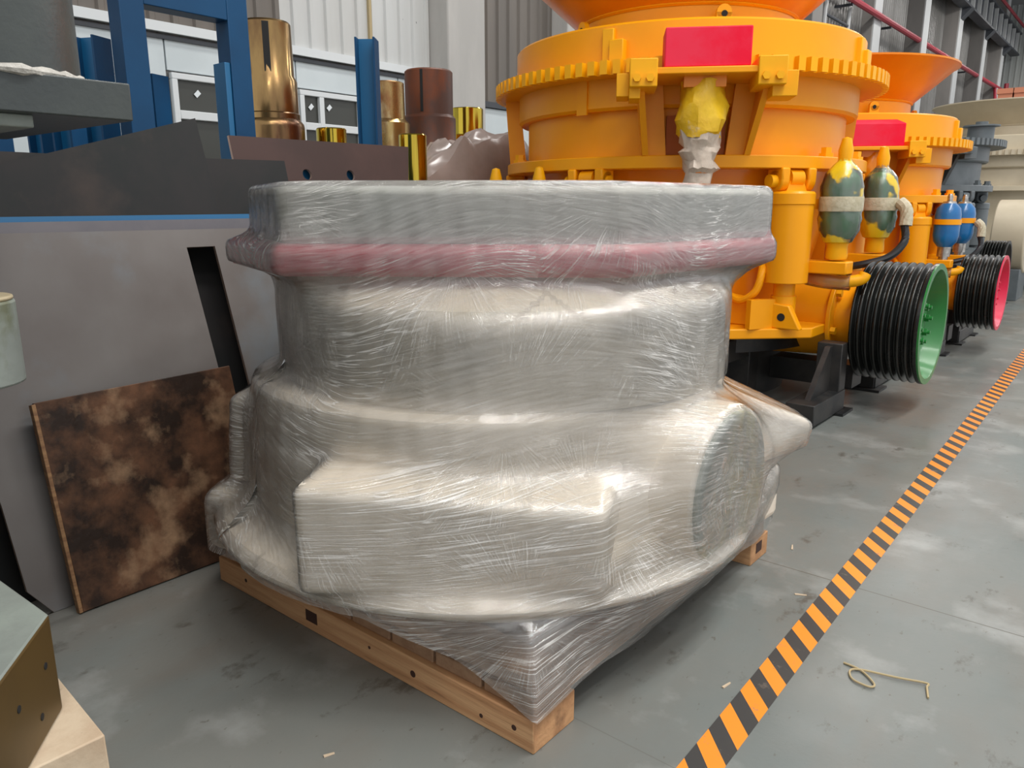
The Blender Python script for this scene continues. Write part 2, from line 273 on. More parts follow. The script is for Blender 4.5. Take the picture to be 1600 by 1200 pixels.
def sheet(name, outer, holes, thick, m, T, parent=None, bevel=0.0):
    """flame-cut plate with holes: filled curve turned to mesh, in the plane (u,v) of matrix T"""
    cu = bpy.data.curves.new('tmp', 'CURVE'); cu.dimensions = '2D'; cu.fill_mode = 'BOTH'; cu.extrude = thick/2
    for poly in [outer]+list(holes):
        sp = cu.splines.new('POLY'); sp.points.add(len(poly)-1); sp.use_cyclic_u = True
        for i, p in enumerate(poly): sp.points[i].co = (p[0], p[1], 0, 1)
    tmp = bpy.data.objects.new('tmp', cu); C.objects.link(tmp)
    dg = bpy.context.evaluated_depsgraph_get(); me = bpy.data.meshes.new_from_object(tmp.evaluated_get(dg))
    bpy.data.objects.remove(tmp); me.name = name
    me.materials.clear()
    for x in (m if isinstance(m, (list, tuple)) else [m]): me.materials.append(x)
    for p in me.polygons: p.material_index = (1 if abs(p.normal.z) < 0.5 and isinstance(m, (list, tuple)) else 0)
    me.transform(T)
    o = bpy.data.objects.new(name, me); C.objects.link(o)
    if parent: o.parent = parent
    return o
def circ(cx, cy, r, n=24): return [(cx+r*math.cos(2*PI*i/n), cy+r*math.sin(2*PI*i/n)) for i in range(n)]

# ------------------------------------------------------------------ floor
def floor_mat():
    m = bpy.data.materials.new('painted_concrete_floor'); m.use_nodes = True; nt = m.node_tree; L = nt.links.new; b = nt.nodes['Principled BSDF']
    tc = nt.nodes.new('ShaderNodeTexCoord')
    def noise(s, d=6, st=(1, 1, 1), r=0.6):
        mp = nt.nodes.new('ShaderNodeMapping'); mp.inputs['Scale'].default_value = st; L(tc.outputs['Object'], mp.inputs[0])
        n = nt.nodes.new('ShaderNodeTexNoise'); n.inputs['Scale'].default_value = s; n.inputs['Detail'].default_value = d; n.inputs['Roughness'].default_value = r
        L(mp.outputs[0], n.inputs['Vector']); return n.outputs[0]
    def rng(x, a, c, lo=0, hi=1):
        r = nt.nodes.new('ShaderNodeMapRange'); r.inputs[1].default_value = a; r.inputs[2].default_value = c; r.inputs[3].default_value = lo; r.inputs[4].default_value = hi; L(x, r.inputs[0]); return r.outputs[0]
    def mix(f, a, c):
        x = nt.nodes.new('ShaderNodeMix'); x.data_type = 'RGBA'; L(f, x.inputs[0])
        for i, v in ((6, a), (7, c)):
            if isinstance(v, tuple): x.inputs[i].default_value = (*v, 1)
            else: L(v, x.inputs[i])
        return x.outputs[2]
    col = mix(rng(noise(0.55, 5), 0.35, 0.65), (0.145, 0.17, 0.165), (0.19, 0.19, 0.172))
    col = mix(rng(noise(1.5, 8, (1, .4, 1)), 0.46, 0.68, 0, 0.7), col, (0.17, 0.145, 0.12))
    col = mix(rng(noise(2.2, 8), 0.54, 0.7, 0, 0.5), col, (0.37, 0.385, 0.375))
    col = mix(rng(noise(5, 9, (1, .6, 1), .7), 0.60, 0.68, 0, 0.8), col, (0.075, 0.068, 0.055))
    col = mix(rng(noise(38, 3, (1, .5, 1)), 0.67, 0.72, 0, 0.7), col, (0.10, 0.09, 0.07))
    # saw-cut joints at fixed places
    sep = nt.nodes.new('ShaderNodeSeparateXYZ'); L(tc.outputs['Object'], sep.inputs[0])
    def joint(sock, pos, half, f):
        nonlocal col
        s = nt.nodes.new('ShaderNodeMath'); s.operation = 'SUBTRACT'; s.inputs[1].default_value = pos; L(sock, s.inputs[0])
        a = nt.nodes.new('ShaderNodeMath'); a.operation = 'ABSOLUTE'; L(s.outputs[0], a.inputs[0])
        col = mix(rng(a.outputs[0], half*.4, half, f, 0), col, (0.07, 0.06, 0.045))
    joint(sep.outputs[1], 3.065, 0.0035, 0.9); joint(sep.outputs[1], 1.68, 0.0025, 0.35)
    for yy in (7.0, 11.0, 15.0, 21.0): joint(sep.outputs[1], yy, 0.006, 0.7)
    L(col, b.inputs['Base Color'])
    L(rng(noise(2, 6), 0.3, 0.7, 0.28, 0.5), b.inputs['Roughness'])
    bp = nt.nodes.new('ShaderNodeBump'); bp.inputs['Strength'].default_value = 0.12; bp.inputs['Distance'].default_value = 0.01
    L(noise(25, 5), bp.inputs['Height']); L(bp.outputs[0], b.inputs['Normal'])
    return m
M['floor'] = floor_mat()
tag(MB().box(-12, 9, -7, 77, -0.2, 0).build('floor', M['floor'], smooth=False), kind='structure')
tag(MB().box(-12.3, 9, -7, 77.3, 17, 17.2).build('ceiling', M['roof'], smooth=False), kind='structure')

# hazard tape: flat self-adhesive strip with diagonal stripes
def tape_mat():
    m = bpy.data.materials.new('hazard_tape'); m.use_nodes = True; nt = m.node_tree; L = nt.links.new; b = nt.nodes['Principled BSDF']
    tc = nt.nodes.new('ShaderNodeTexCoord'); sep = nt.nodes.new('ShaderNodeSeparateXYZ'); L(tc.outputs['Object'], sep.inputs[0])
    a = nt.nodes.new('ShaderNodeMath'); a.operation = 'MULTIPLY_ADD'; a.inputs[1].default_value = 1.06; L(sep.outputs[0], a.inputs[0]); L(sep.outputs[1], a.inputs[2])
    d = nt.nodes.new('ShaderNodeMath'); d.operation = 'MULTIPLY_ADD'; d.inputs[1].default_value = 1/0.1535; d.inputs[2].default_value = 40.30; L(a.outputs[0], d.inputs[0])
    fr = nt.nodes.new('ShaderNodeMath'); fr.operation = 'FRACT'; L(d.outputs[0], fr.inputs[0])
    g = nt.nodes.new('ShaderNodeMath'); g.operation = 'GREATER_THAN'; g.inputs[1].default_value = 0.5; L(fr.outputs[0], g.inputs[0])
    n = nt.nodes.new('ShaderNodeTexNoise'); n.inputs['Scale'].default_value = 14; n.inputs['Detail'].default_value = 8; n.inputs['Roughness'].default_value = .7; L(tc.outputs['Object'], n.inputs['Vector'])
    r = nt.nodes.new('ShaderNodeMapRange'); r.inputs[1].default_value = 0.60; r.inputs[2].default_value = 0.68; r.inputs[4].default_value = 0.7; L(n.outputs[0], r.inputs[0])
    x = nt.nodes.new('ShaderNodeMix'); x.data_type = 'RGBA'; x.inputs[6].default_value = (0.045, 0.042, 0.04, 1); x.inputs[7].default_value = (0.88, 0.27, 0.018, 1); L(g.outputs[0], x.inputs[0])
    y = nt.nodes.new('ShaderNodeMix'); y.data_type = 'RGBA'; y.inputs[7].default_value = (0.22, 0.17, 0.13, 1); L(x.outputs[2], y.inputs[6]); L(r.outputs[0], y.inputs[0])
    L(y.outputs[2], b.inputs['Base Color']); b.inputs['Roughness'].default_value = 0.5; return m
t = MB().hexa([(-0.795, 0.9, 0.0), (-0.692, 0.9, 0.0), (-.905, 14, 0.0), (-1.01, 14, 0.0)], [(-0.795, 0.9, 0.0015), (-0.692, 0.9, 0.0015), (-.905, 14, 0.0015), (-1.01, 14, 0.0015)]).build('hazard_tape', tape_mat(), smooth=False)
tag(t, 'orange and black striped floor tape running down the aisle', 'floor tape')

# ------------------------------------------------------------------ left wall
def corrugated(name, y0, y1, z0, z1, m, pitch=0.26, depth=0.045, x=-12.0, parent=None, kind='structure', axis='y'):
    mb = MB(); n = max(1, round((y1-y0)/pitch)); p = (y1-y0)/n; prof = []
    for i in range(n):
        a = y0+i*p; prof += [(a, 0), (a+p*0.62, 0), (a+p*0.70, depth), (a+p*0.92, depth)]
    prof.append((y1, 0)); v = []; f = []
    for (a, d) in prof:
        for z in (z0, z1): v.append((x+d, a, z) if axis == 'y' else (a, x-d, z))
    for i in range(len(prof)-1): f.append((2*i, 2*i+2, 2*i+3, 2*i+1))
    mb._add(v, f)
    o = mb.build(name, m, parent, smooth=False)
    if kind: o['kind'] = kind
    return o
wl = tag(MB().box(-12.35, -12.06, -7, 77, 0, 17).build('wall_left', M['clad_grey'], smooth=False), kind='structure')
def wpart(o): o.parent = wl; return o
# lower white panels (each sheet its own part), window openings in between
for i, (a, b, z0, z1) in enumerate([(-6.5, 1.2, 0, 4.0), (1.2, 3.4, 0, 4.0), (3.4, 6.28, 0, 4.0), (6.28, 8.62, 3.5, 4.0), (8.62, 11.0, 3.5, 4.0), (6.28, 11.0, 0, 1.6), (11.0, 11.87, 0, 4.0), (13.0, 16.0, 0, 3.62), (16.0, 24, 0, 3.6)]):
    MB().box(-12.06, -12.0, a+0.012, b-0.012, z0, z1-0.012).build('panel', M['panel_white'], wl, bevel=0.006, smooth=False)
MB().box(-12.06, -11.90, -6.5, 11.87, 4.02, 4.16).build('top_rail', M['frame_white'], wl)
MB().box(-12.06, -11.96, -6.5, 11.87, 3.93, 3.99).build('painted_shadow_line', M['crane'], wl)  # solid dark bar painted in as the shadow under the rail
MB().box(-12.06, -11.93, 13.0, 24, 3.62, 3.74).build('mid_rail', M['crane'], wl)
for nm, a, b, z1, m in (('clad', -6.5, 8.36, 9, 'clad_brown'), ('clad', 8.36, 11.87, 9, 'clad_white')):
    corrugated('cladding', a, b, 4.16, z1, M[m], 0.36, parent=wl, kind=None)
corrugated('cladding', 13.0, 16.0, 3.74, 12, M['clad_brown'], 0.36, parent=wl, kind=None)
corrugated('cladding', 17.1, 24, 3.7, 17, M['clad_brown'], 0.36, parent=wl, kind=None)
corrugated('cladding', -6.5, 11.87, 9, 17, M['clad_grey'], 0.36, parent=wl, kind=None)
for y in np.arange(8.75, 11.7, 0.36):      # fixing screws on the white cladding
    pass
sc_mb = MB()
for y in np.arange(8.62, 11.8, 0.36): sc_mb.cyl((-12.0, y, 5.02), (-11.97, y, 5.02), 0.022, 8)
o = sc_mb.build('cladding_screws', M['crane'], wl); o['kind'] = 'stuff'
MB().box(-12.0, -11.94, 10.28, 10.34, 4.16, 9).build('rust_stained_seam', M['straw'], wl)
def window(name, ys, zs):
    """ys / zs: edges of panes; frame bars between"""
    root = tag(empty(name, (-12.0, (ys[0][0]+ys[-1][1])/2, zs[-1][0])), kind='structure')
    yo = root.location.y; zo = root.location.z
    y0, y1 = ys[0][0]-0.09, ys[-1][1]+0.09; z0, z1 = zs[-1][0]-0.09, zs[0][1]+0.09
    def fb(a, b, c, d): MB().box(-0.05, 0.05, a-yo, b-yo, c-zo, d-zo).build('window_frame', M['frame_white'], root, bevel=0.01)
    fb(y0, y1, zs[0][1], z1); fb(y0, y1, z0, zs[-1][0]); fb(y0, ys[0][0], zs[-1][0], zs[0][1]); fb(ys[-1][1], y1, zs[-1][0], zs[0][1])
    for i in range(len(ys)-1): fb(ys[i][1], ys[i+1][0], zs[-1][0], zs[0][1])
    for i in range(len(zs)-1):
        for a, b in ys: fb(a, b, zs[i+1][1], zs[i][0])
    for a, b in ys:
        for c, d in zs: MB().box(-0.03, -0.02, a-yo, b-yo, c-zo, d-zo).build('pane', M['pane'], root, smooth=False)
    return root
zs = [(2.93, 3.38), (1.75, 2.80)]
w1 = window('window_1', [(6.42, 7.42), (7.52, 8.52)], zs)
w2 = window('window_2', [(8.74, 9.06), (9.16, 9.95), (10.05, 10.9)], zs)
for y, z in ((6.75, 3.2), (9.3, 3.22), (8.9, 3.2)):
    MB().box(-0.005, 0.005, -0.05, 0.05, -0.035, 0.035, Matrix.Translation((-12.0, y, z)) @ Matrix.Rotation(R(45), 4, 'X')).build('sticker', M['sticker'], wl, smooth=False)
# columns
def column(name, y0, w_, dpt, m1, z1=17):
    tag(MB().box(-12.06, -12+dpt, y0, y0+w_, 0, z1).build(name, m1, bevel=0.03), kind='structure')
column('trim_1', 11.87, 1.12, 0.55, M['concrete']); column('trim_2', 16.0, 1.1, 0.5, M['concrete'])
column('trim_3', 24.0, 1.1, 0.6, M['concrete_dim']); column('trim_4', 31.8, 1.1, 0.6, M['concrete_dim'])
for i, (y, d_) in enumerate(((39.66, 0.55), (47.3, 0.85), (55.7, 0.85), (63.6, 0.9), (71.0, 0.9))):
    column('trim_%d' % (5+i), y, 1.2, d_, M['concrete_dim'])
    MB().box(-12+d_, -11.95+d_, y+0.02, y+1.15, 0, 16.9).build('pale_strip', M['strip'], wl)  # front face of each column made paler than its sides by colour
for i, (a, b) in enumerate(((25.1, 31.8), (32.9, 39.66), (40.86, 47.3), (48.5, 55.7), (56.9, 63.6), (64.8, 71.0), (72.2, 77))):
    corrugated('cladding', a, b, 0, 17, M['clad_grey'], 0.36, 0.08, parent=wl, kind=None)
    if i > 2: MB().box(-11.95, -11.7, a+1.3, a+2.1, 0, 17).build('pale_strip', M['strip'], wl)
# end wall
we = tag(MB().box(-12, 9, 77.06, 77.3, 0, 17).build('wall_end', M['clad_end'], smooth=False), kind='structure')
corrugated('cladding', -12, 3, 0, 17, M['clad_end'], 0.42, 0.05, x=77.0, parent=we, kind=None, axis='x')
# crane runway
cr = empty('crane_runway', (-10.9, 50, 13), label='dark riveted steel crane runway high along the left wall', cat='crane beam')
def cb(name, mb, m='crane', p=cr, **k): return mb.build(name, M[m], p, **k)
cb('lower_flange', MB().box(-.3, .3, -36, 26, 0, .12)); cb('upper_flange', MB().box(-.3, .3, -36, 26, 1.55, 1.68)); cb('web', MB().box(-.04, .04, -36, 26, .12, 1.55))
st = MB()
for i in range(31): st.box(.04, .26, -35+2*i, -34.85+2*i, .12, 1.55)
st0 = None
for i in range(31):
    o = MB().box(.04, .26, -.07, .07, .12, 1.55).build('stiffener', M['strip'], cr, smooth=False) if st0 is None else st0.copy()
    if st0 is None: st0 = o
    else: C.objects.link(o)
    o.location = (0, -35+2*i, 0)
st.bm.free()
for y in (-10.3, -2.7, 5.7, 13.6, 21.0):
    cb('bracket', MB().hexa([(-.9, y+.2, -1.0), (-.9, y+1.0, -1.0), (-.6, y+1.0, -1.0), (-.6, y+.2, -1.0)], [(-.9, y+.2, 0), (-.9, y+1.0, 0), (.35, y+1.0, 0), (.35, y+.2, 0)]))
# red pipes
pm = MB().tube(smoothpts([(-11.25, 14, 9.6), (-11.25, 36, 9.83), (-11.25, 60, 10.1), (-11.1, 76.2, 10.25)], 6), 0.14, 10)
pm.tube([(-11.1, 76.2, 10.25), (-10.9, 76.6, 10.25), (2, 76.6, 10.4)], 0.14, 10)
pm.tube([(-11.1, 75.3, 10.3), (-11.1, 75.3, 10.9)], 0.16, 8)
pr = pm.build('fire_pipe', M['pipe_red']); tag(pr, 'long thin red pipe sloping along the wall above the machines', 'pipe')
MB().tube([(-11.2, 70.8, 10.2), (-11.0, 70.8, 8.9), (-11.0, 69.3, 8.6), (-11.4, 66.5, 8.55)], 0.13, 8).build('drop_pipe', M['pipe_red'], pr)
for y in np.arange(18, 76, 6.0):
    o = MB().box(-12, -11.25, -0.05, 0.05, -0.22, -0.12).build('pipe_hanger', M['crane'], pr, smooth=False); o.location = (0, float(y), 9.83+(y-36)*0.011)
pr2 = MB().tube([(-10.6, 50, 15.2), (-10.6, 76.3, 15.2)], 0.1, 8).build('rail_pipe', M['pipe_red']); tag(pr2, 'upper red pipe running above the crane runway', 'pipe')
for i, (x0, x1, lab) in enumerate(((-4.16, -3.80, 'leftmost tall orange housing beyond the cream hopper'), (-3.76, -2.9, 'wider tall orange housing beyond the cream hopper'))):
    b_ = MB().box(x0, x1, 27, 28.5, 0.0, 4.68).box(x0-.03, x1+.03, 26.97, 28.53, 4.6, 4.74).build('orange_housing', M['box_orange']); tag(b_, lab, 'housing', 'orange housings beyond the cream hopper')
# ladder-like scaffold beside the far column
sf = empty('scaffold', (-11.65, 33.4, 0), label='thin grey scaffold with rungs against the wall behind the first hopper', cat='scaffold')
for y in (0, 3.0): MB().cyl((0, y, 0), (0, y+.6, 12), 0.09, 8).build('upright', M['strip'], sf)
for k in range(12): MB().cyl((0, .05*k, 1+k), (0, 3.0+.05*k, 1+k), 0.06, 8).build('rung', M['crane'], sf)

# ------------------------------------------------------------------ wooden pallet
pal = empty('wooden_pallet', (-1.955, 2.312, 0), label='heavy pine pallet under the film-wrapped casting', cat='pallet')
def runner(y0, y1, name='runner', x1=0.816):
    pts = []
    mb = MB().box(-0.816, x1, y0, y1, 0, 0.104)
    return mb.build(name, [M['wood'], M['wood_end']], pal, bevel=0.004)
rs = [runner(-0.838, -0.64), runner(-0.1, 0.1, x1=.55), runner(0.66, 0.838)]
for r_ in rs:
    for p in r_.data.polygons:
        if abs(p.normal.x) > 0.8: p.material_index = 1
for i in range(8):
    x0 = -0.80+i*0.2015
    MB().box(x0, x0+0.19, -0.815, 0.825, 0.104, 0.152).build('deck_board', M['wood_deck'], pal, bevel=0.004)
for y0, y1 in ((-0.80, -0.66), (0.68, 0.82)):
    MB().box(-0.78, 0.80, y0, y1, 0.152, 0.20).build('bearer', M['wood_deck'], pal, bevel=0.004)
for i, (a, b) in enumerate(((0.36, 0.42),)):    # burnt stencil mark and knots on the near runner
    MB().box(-0.23, -0.165, -0.8395, -0.838, 0.035, 0.078).build('stamp_mark', M['stain'], pal, smooth=False)
MB().box(0.816, 0.8175, 0.71, 0.77, 0.04, 0.085).build('stamp_mark', M['stain'], pal, smooth=False)
for x, z, r_ in ((0.33, .05, .012), (0.62, .035, .007), (0.12, .06, .006), (0.745, .055, .009), (-0.62, .06, .008)):
    MB().cyl((x, -0.8375, z), (x, -0.8388, z), r_, 10).build('knot', M['stain'], pal)

# ------------------------------------------------------------------ film-wrapped crusher frame
YAW = R(39.55)
wr = empty('wrapped_casting', (-2.0, 2.265, 0), YAW, label='huge beige casting with a red band shrink-wrapped in clear film on the pallet', cat='wrapped machine part')
A_ = [(-.60, -.64), (.44, -.69), (1.07, -.07), (.74, .76), (-.55, .82), (-.86, -.12)]
def off(P, d):
    out = []
    for x, y in P:
        r = math.hypot(x, y); out.append((x*(r+d)/r, y*(r+d)/r))
    return out
body = []
def bp_(o): body.append(o); return o
bp_(MB().prism(A_, 1.38, 1.555).build('top_ring', M['casting_grey'], wr, bevel=0.025))
B_ = off(A_, 0.03); B_[5] = (-.96, -.12)
bp_(MB().prism(B_, 1.285, 1.385).build('red_band', M['red_band'], wr, bevel=0.03, seg=3))
def polyr(P, th):
    best = None; d = (math.cos(th), math.sin(th))
    for i in range(len(P)):
        x1, y1 = P[i]; x2, y2 = P[(i+1) % len(P)]; ex, ey = x2-x1, y2-y1
        den = d[0]*ey-d[1]*ex
        if abs(den) < 1e-9: continue
        t = (x1*ey-y1*ex)/den; u = (x1*d[1]-y1*d[0])/den
        if t > 0 and -1e-6 <= u <= 1+1e-6: best = t if best is None else max(best, t)
    return best
n = 96; v = []; f = []
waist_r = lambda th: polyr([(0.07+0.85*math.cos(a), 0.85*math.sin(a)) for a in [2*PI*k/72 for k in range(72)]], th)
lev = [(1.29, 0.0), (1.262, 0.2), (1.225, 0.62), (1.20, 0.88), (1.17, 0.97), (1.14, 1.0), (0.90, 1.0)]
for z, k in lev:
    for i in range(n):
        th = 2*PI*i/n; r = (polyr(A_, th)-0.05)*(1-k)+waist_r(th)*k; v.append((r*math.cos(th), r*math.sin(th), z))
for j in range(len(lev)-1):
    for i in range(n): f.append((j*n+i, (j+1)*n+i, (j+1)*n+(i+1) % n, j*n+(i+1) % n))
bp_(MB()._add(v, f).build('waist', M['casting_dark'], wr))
T07 = Matrix.Translation((0.035, 0, 0))
bp_(MB().lathe([(0.80, .91), (.865, .905), (.885, .885), (0.90, .80), (0.90, .60), (.91, .48), (.97, .42), (1.03, .405), (1.055, .375), (1.045, .35), (.95, .32)], 96, Matrix.Translation((0.0, 0, 0))).build('skirt', M['casting'], wr))
bp_(MB().hexa([(-.515, -1.0, .40), (.37, -1.01, .40), (.5, -.3, .42), (-.48, -.3, .42)], [(-.52, -1.0, .735), (.365, -1.01, .66), (.52, -.55, .84), (-.43, -.55, .775)]).build('front_box_rib', M['casting'], wr, bevel=0.03, seg=3))
bp_(MB().hexa([(.6, -.36, .42), (1.27, -.10, .555), (1.27, .10, .555), (.6, .3, .42)], [(.75, -.34, .90), (1.285, -.11, .665), (1.285, .11, .665), (.75, .3, .90)]).build('side_arm', M['casting'], wr, bevel=0.03, seg=3))
bp_(MB().hexa([(-1.00, -.20, .45), (-.6, -.3, .45), (-.6, .3, .45), (-1.00, .12, .45)], [(-.985, -.16, .79), (-.6, -.25, .82), (-.6, .25, .82), (-.985, .12, .79)]).build('side_arm', M['casting'], wr, bevel=0.04, seg=3))
bp_(MB().hexa([(-1.085, -.26, .20), (-.7, -.45, .20), (-.7, .3, .20), (-1.08, .1, .20)], [(-1.09, -.24, .43), (-.7, -.4, .47), (-.7, .3, .47), (-1.07, .1, .43)]).build('foot_lug', M['casting'], wr, bevel=0.05, seg=3))
bp_(MB().prism([(.75, -.32), (1.15, -.03), (1.235, .06), (1.20, .17), (1.0, .28), (.7, .1)], .2, .45).build('foot_lug', M['casting'], wr, bevel=0.04, seg=3))
ax = Vector((math.cos(-YAW), math.sin(-YAW), 0)); dc = Vector((.835, -.61, .580))
bp_(MB().cyl(dc-ax*0.55, dc-ax*0.015, 0.285, 48).build('shaft_housing', M['casting'], wr, bevel=0.01))
bp_(MB().cyl(dc-ax*0.02, dc, 0.265, 48).build('bore_cover', M['bore_face'], wr, bevel=0.006))
MB().cyl(dc-ax*0.001, dc+ax*0.006, 0.10, 32).build('bore_boss', M['bore_face'], wr)
MB().lathe([(0.80, 0.20), (0.80, 0.33), (0.5, 0.33)], 48, T07).build('base_plate', M['casting'], wr)
# --- the film itself: radius field r(theta, z) stretched over the casting
bpy.context.view_layer.update()
dg = bpy.context.evaluated_depsgraph_get(); big = bmesh.new()
for o in body:
    me = o.evaluated_get(dg).to_mesh(); big.from_mesh(me); o.evaluated_get(dg).to_mesh_clear()
tree = BVHTree.FromBMesh(big)
NT, NZ = 480, 150; ZT, ZB = 1.56, 0.27
TH = np.array([2*PI*i/NT for i in range(NT)]); ZZ = np.linspace(ZB, ZT, NZ)
RB = np.zeros((NT, NZ))
for i, th in enumerate(TH):
    d = Vector((-math.cos(th), -math.sin(th), 0))
    for j, z in enumerate(ZZ):
        h = tree.ray_cast(Vector((2*math.cos(th), 2*math.sin(th), min(max(z, 0.335 if (math.cos(th) > -.85 and math.cos(th) < .6) else .27), 1.53))), d, 3)
        RB[i, j] = 2-h[3] if h[0] is not None else 0.6
big.free()
def hull_r(r):
    pts = sorted((r[i]*math.cos(TH[i]), r[i]*math.sin(TH[i])) for i in range(NT))
    def half(P):
        H = []
        for p in P:
            while len(H) > 1 and (H[-1][0]-H[-2][0])*(p[1]-H[-2][1])-(H[-1][1]-H[-2][1])*(p[0]-H[-2][0]) <= 0: H.pop()
            H.append(p)
        return H
    H = half(pts)[:-1]+half(pts[::-1])[:-1]
    return np.array([polyr(H, t) or r[i] for i, t in enumerate(TH)])
RH = np.stack([hull_r(RB[:, j]) for j in range(NZ)], 1)
def wm(t):
    d = (math.degrees(t)+180) % 360-180
    P = [(-180, .6), (-150, .35), (-122, .25), (-117, .1), (-72, .1), (-66, .8), (-36, .95), (20, .95), (40, .8), (180, .6)]
    for (a, x), (b, y) in zip(P, P[1:]):
        if a <= d <= b: return x+(y-x)*(d-a)/(b-a)
wmix = np.array([wm(t) for t in TH])[:, None]
RF = RB*(1-wmix)+RH*wmix
RF = np.maximum(RF, RB)
# bridge concave dips vertically a little (the film is stretched), then smooth in z only outward
for _ in range(9):
    S = RF.copy(); S[:, 1:-1] = (RF[:, :-2]+RF[:, 2:])/2
    RF = np.maximum(RB, RF*0.3+S*0.7)
for _ in range(1):
    S = (np.roll(RF, 1, 0)+np.roll(RF, -1, 0))/2; RF = np.maximum(RB, RF*0.5+S*0.5)
RF += 0.010
rng_ = np.random.RandomState(3)
def rfilm(i, z):
    q = (min(max(z, ZB), ZT)-ZB)/(ZT-ZB)*(NZ-1); j = int(q); t = q-j
    return RF[i, j]*(1-t)+RF[i, min(j+1, NZ-1)]*t
ca, sa = math.cos(-YAW), math.sin(-YAW)
def w2l(x, y): x += 2.0; y -= 2.265; return (x*ca-y*sa, x*sa+y*ca)
PP = [w2l(*p) for p in ((-2.775, 1.47), (-1.130, 1.47), (-1.130, 3.155), (-2.775, 3.155))]
PC = math.degrees(math.atan2(PP[1][1], PP[1][0]))
v = []; uvs = []; NR = 128
ztop = 1.568
for i in range(NT):
    th = TH[i]; dg_ = (math.degrees(th)+180) % 360-180
    if dg_ < PC-0 and dg_ > -150: zb = 0.108+(0.325-0.108)*min(1, (PC-dg_)/27) if dg_ > -150 else .20
    elif dg_ >= PC and dg_ < 0: zb = 0.108+0.03*math.sin((dg_-PC)*0.11)**2
    elif dg_ >= 0 and dg_ < 12: zb = 0.115+0.10*dg_/12
    elif dg_ >= 12 and dg_ < 150: zb = 0.22
    else: zb = 0.20
    rp = polyr(PP, th)+0.006
    for k in range(NR):
        z = zb+(ztop-zb)*k/(NR-1)
        r = rfilm(i, z)
        if z < 0.35:
            u = min(1, (0.35-z)/0.24); rl = rfilm(i, 0.35)
            if -140 < dg_ < 30: r = rl*(1-u**.35)+rp*u**.35 if rp > rl else rl*(1-u)+rp*u if dg_ > PC else rl*(1-u)+max(rp, rl*0.93)*u
            else: r = rfilm(i, z)
        if z > 1.545: r -= 0.02*((z-1.545)/0.023)**2
        r += 0.0008*math.sin(th*61+z*9)+0.0008*math.sin(th*37-z*23)
        v.append((r*math.cos(th), r*math.sin(th), z)); uvs.append((th*1.0+ (0.25*math.sin(th*2.0)), z+0.06*math.sin(th*3+z*2)))
f = []
for i in range(NT):
    i2 = (i+1) % NT
    for k in range(NR-1): f.append((i*NR+k, i2*NR+k, i2*NR+k+1, i*NR+k+1))
c_i = len(v); v.append((0, 0, 1.572)); uvs.append((0, 1.57))
mids = []
for i in range(NT):
    x, y, z = v[i*NR+NR-1]; mids.append(len(v)); v.append((x*.9, y*.9, 1.573)); uvs.append((TH[i], 1.65))
for i in range(NT):
    i2 = (i+1) % NT; f.append((i*NR+NR-1, i2*NR+NR-1, mids[i2], mids[i])); f.append((mids[i], mids[i2], c_i))
me = bpy.data.meshes.new('stretch_film'); me.from_pydata(v, [], f); uvl = me.uv_layers.new(name='UVMap')
li = np.zeros(len(me.loops), dtype=np.int32); me.loops.foreach_get('vertex_index', li)
ua = np.array(uvs, dtype=np.float32)[li]
# avoid the seam wrap
for p in me.polygons:
    us = [ua[l][0] for l in p.loop_indices]
    if max(us)-min(us) > 3:
        for l in p.loop_indices:
            if ua[l][0] < 3: ua[l][0] += 2*PI
uvl.data.foreach_set('uv', ua.ravel())
foci = [(-57.5, 1.53), (-70, .66), (-117, .73), (-82, .36), (-8, .62), (-133, 1.50), (-97, 1.36), (-37, .85), (-158, .40), (-85, .88), (-37, .30)]
fan = np.zeros((len(v), 2), dtype=np.float32)
for i_, (x, y, z) in enumerate(v):
    t_ = math.degrees(math.atan2(y, x)); best = None
    for ft, fz in foci:
        du = ((t_-ft+180) % 360-180)*PI/180; dv = z-fz; q = math.hypot(du, dv)
        if best is None or q < best[0]: best = (q, math.atan2(dv, du))
    fan[i_] = best
fa = fan[li]
fl = me.uv_layers.new(name='Fan')
for p in me.polygons:
    ps = [fa[l][1] for l in p.loop_indices]
    if max(ps)-min(ps) > 3:
        for l in p.loop_indices:
            if fa[l][1] < 0: fa[l][1] += 2*PI
fl.data.foreach_set('uv', fa.ravel()); me.uv_layers.active = me.uv_layers['UVMap']; me.shade_smooth(); me.materials.append(M['film'])
film = bpy.data.objects.new('stretch_film', me); C.objects.link(film); film.parent = wr; film['label'] = 'clear pleated stretch film with white folds and painted glints'

# ------------------------------------------------------------------ steel plates leaning at the left
def lean(x0, k, lift=0.0):
    """plane leaning back: u along world Y, v up the slope"""
    L_ = math.hypot(1, k)
    return Matrix(((0, -k/L_*-1*0+k/L_, 1/L_, x0), (1, 0, 0, 0), (0, 1/L_, -k/L_, lift), (0, 0, 0, 1)))
def lp(pts, k): s_ = math.hypot(1, k); return [(y, z*s_) for y, z in pts]
K = -0.24
def plate(name, pts, x0, m, thick=0.016, holes=(), k=K, label='', cat='steel plate', group=None):
    o = sheet(name, lp(pts, k), [lp(h, k) for h in holes], thick, m, lean(x0, k)); tag(o, label, cat, group); return o
slot = [(1.757, 1.314), (1.892, 1.314), (1.930, 0.50), (1.978, .12), (1.83, .12), (1.79, .70)]
plate('slotted_plate', [(0.32, 0.0), (0.932, 0.0), (0.862, .104), (.846, .43), (.82, .62), (.40, .62), (.36, 1.38), (0.5, 1.395), (2.75, 1.388), (2.75, 0.0)], -3.02, [M['plate_grey'], M['plate_edge']], holes=[slot],
      label='large light grey steel plate with a slanted slot leaning behind the burnt board')
